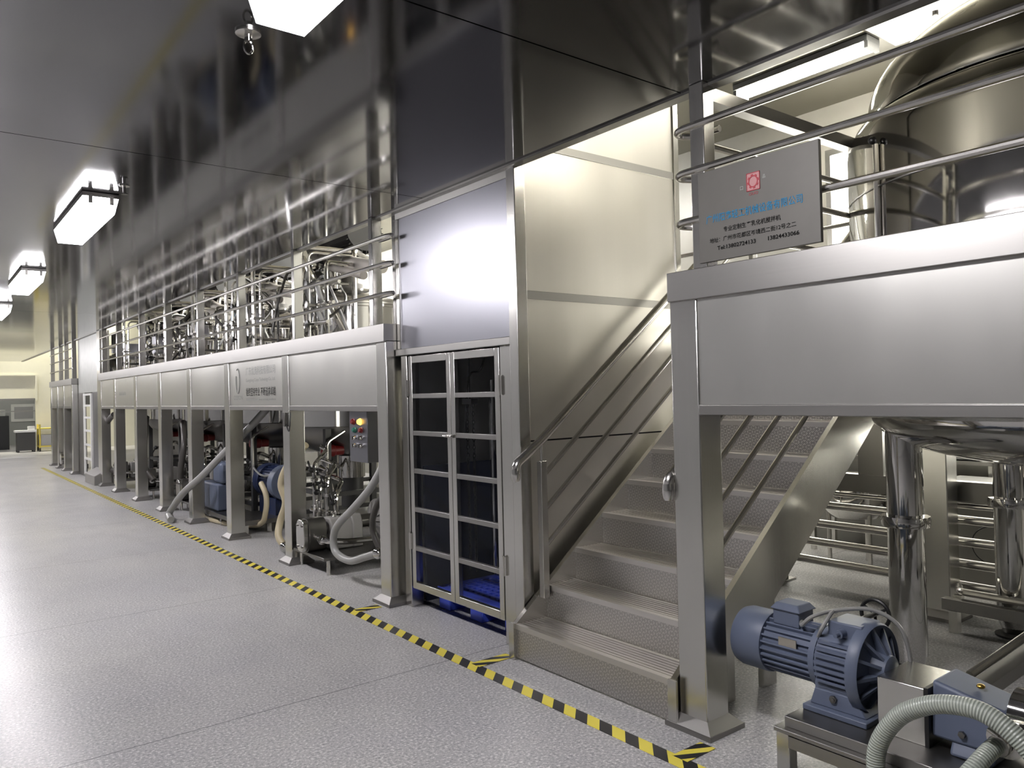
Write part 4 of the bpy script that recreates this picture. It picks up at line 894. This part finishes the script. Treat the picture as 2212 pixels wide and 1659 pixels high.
def drive_unit():
    t = thing('drive_unit', 'blue drive unit with a square gearbox behind the second and third posts', 'drive unit', (3.05, 9.3, 0))
    MB().box(2.86, 3.22, 8.55, 10.3, .10, .15).box(3.22, 3.64, 8.55, 9.27, .10, .15).build('base_plate', 'steel_dark', t)
    for xx in (2.9, 3.16):
        for yy in (8.6, 9.4, 10.2): MB().box(xx, xx + .05, yy, yy + .05, 0, .10).build('leg', 'steel_brushed', t)
    MB().box(2.90, 3.21, 9.55, 10.15, .15, .48).build('gear_box', 'paint_blue', t, bev=.025)
    MB().box(2.93, 3.19, 9.50, 9.80, .48, .74).build('upper_case', 'paint_blue', t, bev=.04)
    MB().box(2.97, 3.10, 9.92, 10.06, .50, .66).build('junction_box', 'paint_grey', t, bev=.008)
    mo = motor(MB, t, 3.42, 8.62, 9.26, .52, .185, 'paint_navy', .3)
    MB().lathe((3.42, 0, .52), 'y', [(.20, 8.60), (.205, 8.605), (.205, 8.74), (.20, 8.745)], 32).build('fan_ring', 'paint_blue', mo)
    MB().box(3.30, 3.54, 8.7, 9.22, .15, .34).build('motor_foot', 'paint_navy', mo)
    MB().tube(spline([(3.3, 9.45, .74), (3.24, 9.2, .66), (3.23, 8.9, .60), (3.28, 8.68, .62)]), .012, 8).build('cable', 'hose_grey', t)
drive_unit()
def hose(name, label, pts, r, mat, n=8, fit=None):
    t = thing(name, label, 'hose', pts[0])
    MB().tube(spline(pts, n), r, 14).build('hose_wall', mat, t)
    if fit:
        for p in fit: MB().sphere(p, r * 1.5).build('coupling', 'steel_mirror', t)
def under_hoses():
    hose('looped_hose', 'thick grey hose looping down beside the nearest lobe pump', [(2.86, 5.12, 1.38), (2.80, 5.14, 1.05), (2.74, 5.25, .83), (2.71, 5.50, .64), (2.70, 5.78, .47), (2.70, 5.87, .35), (2.70, 5.82, .24), (2.72, 5.62, .205), (2.75, 5.42, .26), (2.8, 5.3, .30)], .030, 'hose_grey', fit=[(2.8, 5.3, .30)])
    hose('looped_hose', 'second grey hose hanging behind the thick looped hose beside the lift', [(3.05, 5.2, 1.3), (3.0, 5.3, .9), (2.96, 5.6, .62), (2.98, 5.72, .40), (3.02, 5.6, .20), (3.1, 5.4, .10), (3.4, 5.3, .04)], .026, 'hose_dark')
    hose('leaning_hose', 'long grey hose leaning from the floor tape up behind a post', [(2.50, 10.05, .042), (2.54, 10.3, .08), (2.58, 10.15, .22), (2.61, 9.88, .38), (2.72, 9.5, .60), (2.84, 9.0, .90), (2.95, 8.4, 1.22), (3.1, 8.1, 1.5)], .040, 'hose_grey')
    hose('short_hose', 'thin pale hose curling at the floor end of the leaning hose', [(2.56, 10.22, .03), (2.60, 10.45, .10), (2.66, 10.40, .25), (2.80, 10.35, .35)], .022, 'hose_grey')
    hose('beige_hose', 'beige hose sagging in a wide loop along the floor between two posts', [(3.0, 10.3, .42), (2.96, 10.45, .25), (2.94, 10.35, .10), (2.89, 10.0, .035), (2.92, 9.5, .032), (2.98, 9.1, .04), (3.06, 8.55, .10), (3.08, 8.42, .25), (3.1, 8.45, .42), (3.1, 8.6, .55)], .030, 'hose_beige')
    hose('hanging_hose', 'pale hose hanging behind the second post with a floor valve', [(2.95, 6.98, 1.05), (2.88, 7.25, .85), (2.85, 7.36, .66), (2.88, 7.33, .48), (2.86, 7.42, .30), (2.82, 7.38, .16), (2.84, 7.30, .07)], .034, 'hose_beige', fit=[(2.84, 7.28, .06)])
    hose('brown_hose', 'dark brown hose arching down beside the wedge box near the second lift', [(2.80, 14.9, 1.28), (2.80, 15.4, 1.15), (2.80, 15.75, .95), (2.80, 15.62, .5), (2.83, 15.45, .30), (2.9, 15.3, .25)], .045, 'hose_dark')
    hose('brown_hose', 'dark hose curving between the third and fourth posts', [(3.0, 11.3, 1.2), (2.92, 11.0, .9), (2.88, 11.05, .5), (2.92, 11.1, .28)], .04, 'hose_dark')
    hose('brown_hose', 'dark hose drooping behind the fifth post', [(2.95, 13.2, 1.25), (2.85, 12.9, .8), (2.82, 12.75, .5), (2.9, 12.6, .3)], .04, 'hose_dark')
    t = thing('wedge_box', 'grey sloped box on the floor at the end of the long platform', 'box', (2.68, 16.0, 0))
    MB().prism([(2.60, 0), (2.92, 0), (2.92, .30), (2.86, .30), (2.60, .17)], 'y', 15.62, 16.55).build('shell', 'paint_grey', t, bev=.01)
    MB().bar((2.80, 15.7, .28), (2.84, 16.4, .29), .02, .02).build('lid_strip', 'steel_brushed', t)
    t = thing('control_box', 'grey control box with lit amber lamp and knobs, under the platform edge beside the lift', 'control box', (2.80, 5.56, .98))
    MB().box(2.76, 2.86, 5.36, 5.66, .985, 1.383).build('case', 'steel_front', t, bev=.004)
    for y, z, mt, r in ((5.58, 1.30, 'red_plastic', .022), (5.47, 1.30, 'led_amber', .022), (5.56, 1.235, 'green_plastic', .020), (5.45, 1.235, 'red_plastic', .020)):
        MB().lathe((0, y, z), 'x', [(r * .7, 2.735), (r, 2.745), (r, 2.752), (r * 1.2, 2.755), (r * 1.2, 2.7605)], 16).build('push_button', mt, t)
    for y in (5.56, 5.45):
        for z in (1.175, 1.115): MB().lathe((0, y, z), 'x', [(.012, 2.735), (.018, 2.745), (.018, 2.7605)], 14).box(2.728, 2.737, y - .004, y + .004, z - .016, z + .016).build('knob', 'steel_mirror', t)
    t = thing('pull_handle', 'small black pendant switch hanging on the second post', 'switch', (2.68, 6.8, 1.2))
    MB().box(2.66, 2.69, 6.755, 6.805, 1.24, 1.37).build('case', 'steel_dark', t, bev=.004)
    MB().tube(spline([(2.675, 6.755, 1.26), (2.672, 6.70, 1.20), (2.672, 6.665, 1.25), (2.68, 6.66, 1.37)], 6), .006, 6).build('cable', 'rubber_black', t)
under_hoses()

# ------------------------------------------------------------------ second lift and farthest platform
def second_lift():
    t = thing('goods_lift', 'second goods lift far along the row, with ladder like barred doors', 'goods lift', (2.8, 17, 0))
    MB().box(2.74, 2.90, 15.72, 16.0, 0, ZC - .002).build('corner_column', 'steel_brushed', t)
    MB().box(2.80, 2.83, 16.0, 18.4, 1.70, ZC - .002).build('front_panel', 'panel_grey', t)
    MB().box(2.80, 2.83, 16.0, 16.85, 0, 1.70).build('side_panel', 'steel_front', t)
    d = MB().box(2.77, 2.80, 16.86, 16.94, .06, 1.68).box(2.77, 2.80, 17.62, 17.70, .06, 1.68).build('door', 'white_paint', t)
    for z in (.06, .36, .64, .92, 1.18, 1.42, 1.64): MB().box(2.772, 2.798, 16.94, 17.62, z, z + .04).build('door_bar', 'white_paint', d)
    MB().box(2.80, 2.83, 17.72, 18.4, 0, 1.70).build('side_panel', 'steel_dark', t)
    MB().box(4.2, 4.23, 15.8, 18.4, 0, ZH - .002).build('back_panel', 'steel_dark', t)
    t = thing('platform', 'farthest raised platform at the end of the row', 'platform', (2.7, 18.5, 0))
    y0, y1 = 18.47, 21.7
    MB().box(FX - .015, FX + .10, y0, y1, PZ[2], PZ[3]).build('edge_band', 'steel_horizontal', t)
    MB().box(FX + .10, 5.0, y0, y0 + .1, PZ[2], PZ[3]).build('edge_band', 'steel_dark', t)
    MB().box(FX + .01, FX + .03, y0 + .15, y1, PZ[1], PZ[2]).build('fascia_panel', 'steel_panel', t)
    MB().box(FX + .10, 5.0, y0 + .02, y0 + .05, PZ[1], PZ[2]).build('fascia_panel', 'steel_dark', t)
    MB().box(FX + .004, FX + .06, y0 + .15, y1, PZ[0], PZ[1]).build('lower_beam', 'steel_horizontal', t)
    MB().box(FX + .10, 5.0, y0 + .1, y1, 1.93, 1.985).build('deck', 'tread_ridged', t)
    for y in (18.47, 19.6, 20.5, 21.5): post(t, y)
    for y in (18.6, 21.4): post(t, y, 4.8)
    g = MB().box(2.705, 2.785, 18.5, 18.57, 2.015, ZC).build('guard_rail', 'steel_dark', t)
    for y in (19.5, 20.3, 21.6): MB().box(2.705, 2.785, y, y + .07, 2.015, ZC).build('rail_post', 'steel_dark', g)
    rails(g, 18.6, 21.6, 'rail', loop_near=True)
    t = thing('mixing_kettle', 'kettle on the farthest platform, seen through its rails', 'kettle', (3.9, 20.0, 1.985))
    MB().lathe((3.9, 20, 0), 'z', [(.55, 1.986), (.6, 2.0), (.6, 2.4), (.5, 2.55), (0, 2.65)], 32).build('body', 'steel_mirror', t)
    MB().cyl((3.9, 20, 2.64), (3.9, 20, 3.1), .16).build('drive', 'paint_charcoal', t)
    MB().tube(fillet([(3.4, 19.6, 1.986), (3.4, 19.6, 2.7), (3.9, 19.8, 2.8)], .1), .03).build('feed_pipe', 'steel_pipe', t)
    t = thing('floor_pump', 'small dark pump on the floor below the farthest platform', 'pump', (2.9, 19.6, 0))
    MB().box(2.72, 3.2, 19.9, 20.3, 0, .10).build('base', 'steel_dark', t)
    MB().lathe((0, 20.1, .26), 'x', [(.06, 2.66), (.14, 2.67), (.14, 2.75), (.10, 2.76), (.10, 3.1)], 20).build('pump_head', 'steel_mirror', t)
    hose('brown_hose', 'dark hose hanging below the farthest platform', [(2.85, 19.2, 1.35), (2.84, 19.1, .8), (2.85, 19.2, .4), (2.9, 19.6, .25)], .05, 'hose_dark')
second_lift()
def far_room():
    t = thing('yellow_trolley', 'yellow framed trolley before the far cream wall', 'trolley', (3.35, 28.4, 0))
    for xx in (3.2, 3.62):
        for yy in (28.2, 28.7): MB().tube([(xx, yy, .1), (xx, yy, .85)], .025).build('upright', 'yellow_paint', t)
    MB().box(3.17, 3.65, 28.18, 28.74, .14, .18).box(3.17, 3.65, 28.18, 28.74, .70, .73).build('shelf', 'yellow_paint', t)
    MB().box(3.2, 3.6, 28.22, 28.7, .18, .52).build('load', 'wall_grey', t)
    for xx in (3.2, 3.62):
        for yy in (28.2, 28.7): MB().lathe((xx - .02, yy, .06), 'x', [(.06, 0), (.06, .04)], 14).build('wheel', 'rubber_black', t)
    t = thing('work_table', 'white topped dark table at the far doorway', 'table', (2.85, 28.5, 0))
    MB().box(2.55, 3.12, 28.2, 28.7, .62, .68).build('table_top', 'white_paint', t)
    MB().box(2.6, 3.08, 28.25, 28.65, .06, .62).box(2.6, 2.66, 28.25, 28.31, 0, .06).box(3.02, 3.08, 28.25, 28.31, 0, .06).box(2.6, 2.66, 28.59, 28.65, 0, .06).box(3.02, 3.08, 28.59, 28.65, 0, .06).build('cupboard', 'paint_charcoal', t)
    MB().box(2.9, 3.08, 28.3, 28.5, .68, .80).build('tray', 'white_paint', t)
    t = thing('dark_cabinet', 'dark grey cabinet standing inside the far room', 'cabinet', (2.3, 31, 0))
    MB().box(2.15, 2.60, 30.6, 31.2, 0, 1.12).build('body', 'paint_charcoal', t)
    MB().box(2.18, 2.5, 30.62, 31.1, 1.12, 1.32).build('top_box', 'white_paint', t)
    t = thing('wall_board', 'pale notice board hung inside the far room', 'board', (3.2, 33.9, 1))
    MB().box(2.95, 3.75, 33.96, 33.99, .85, 1.5).build('frame', 'white_paint', t)
    MB().box(3.05, 3.65, 33.95, 33.96, .95, 1.4).build('sheets', 'wall_grey', t)
    t = thing('tube_lamp', 'unseen tube lamp added to light the grey room beyond the far doorway', 'lamp', (2.6, 31, 2.6))  # unseen lamp added to lighten the far room
    MB().box(1.6, 3.6, 30.9, 31.1, 2.55, 2.599).build('lamp_body', 'white_paint', t)
    MB().cyl((1.65, 31, 2.52), (3.55, 31, 2.52), .028, seg=10).build('tube', 'tube_glow', t)
    for k, x in enumerate((1.2, 2.9, 4.6)):  # lamps added out of view so the end wall comes out bright
        t = thing('tube_lamp', 'unseen tube lamp added to brighten the far cream wall', 'lamp', (x, 28.55, ZH + 1), 'unseen tube lamps added to brighten the far wall')
        MB().box(x - .6, x + .6, 28.45, 28.65, ZH + .94, ZH + .999).build('lamp_body', 'white_paint', t)
        MB().cyl((x - .58, 28.55, ZH + .91), (x + .58, 28.55, ZH + .91), .028, seg=10).build('tube', 'far_fill_glow', t)
far_room()

# ------------------------------------------------------------------ ceiling fittings
def fittings():
    x, y = .977, 2.749
    t = thing('ceiling_hook', 'small ring hook on the dark ceiling beside the glaring box lamp', 'hook', (x, y, ZC))
    MB().lathe((x, y, 0), 'z', [(.02, ZC - .012), (.045, ZC - .008), (.045, ZC - .0005)], 20).build('rose', 'steel_pipe', t)
    MB().cyl((x, y, ZC - .035), (x, y, ZC - .01), .014).build('stem', 'steel_mirror', t)
    MB().tube([(x + .016 * math.cos(a), y, ZC - .055 + .024 * math.sin(a)) for a in [2 * PI * k / 18 for k in range(18)]], .004, 8, closed=True).build('ring', 'steel_mirror', t)
    for (x, y, lab) in ((.82, 3.86 + 1.75, 'small sprinkler on the dark ceiling beside the second box lamp'),):
        t = thing('sprinkler', lab, 'sprinkler', (1.05, 5.15, ZC))
        MB().lathe((1.05, 5.15, 0), 'z', [(.03, ZC - .006), (.03, ZC - .0005)], 16).build('rose', 'steel_pipe', t)
        MB().cyl((1.05, 5.15, ZC - .05), (1.05, 5.15, ZC - .006), .010).cyl((1.05, 5.15, ZC - .055), (1.05, 5.15, ZC - .05), .02).build('head', 'steel_mirror', t)
    x, y, zc = 5.80, 2.43, ZH - 0.04
    t = thing('sprinkler', 'small sprinkler hanging below the wide glare panel above the front rails', 'sprinkler', (x, y, zc))
    MB().lathe((x, y, 0), 'z', [(.06, zc - .012), (.06, zc - .0005)], 18).build('rose', 'steel_pipe', t)
    MB().cyl((x, y, zc - .12), (x, y, zc - .012), .02).cyl((x, y, zc - .13), (x, y, zc - .12), .045).build('head', 'steel_pipe', t)
fittings()
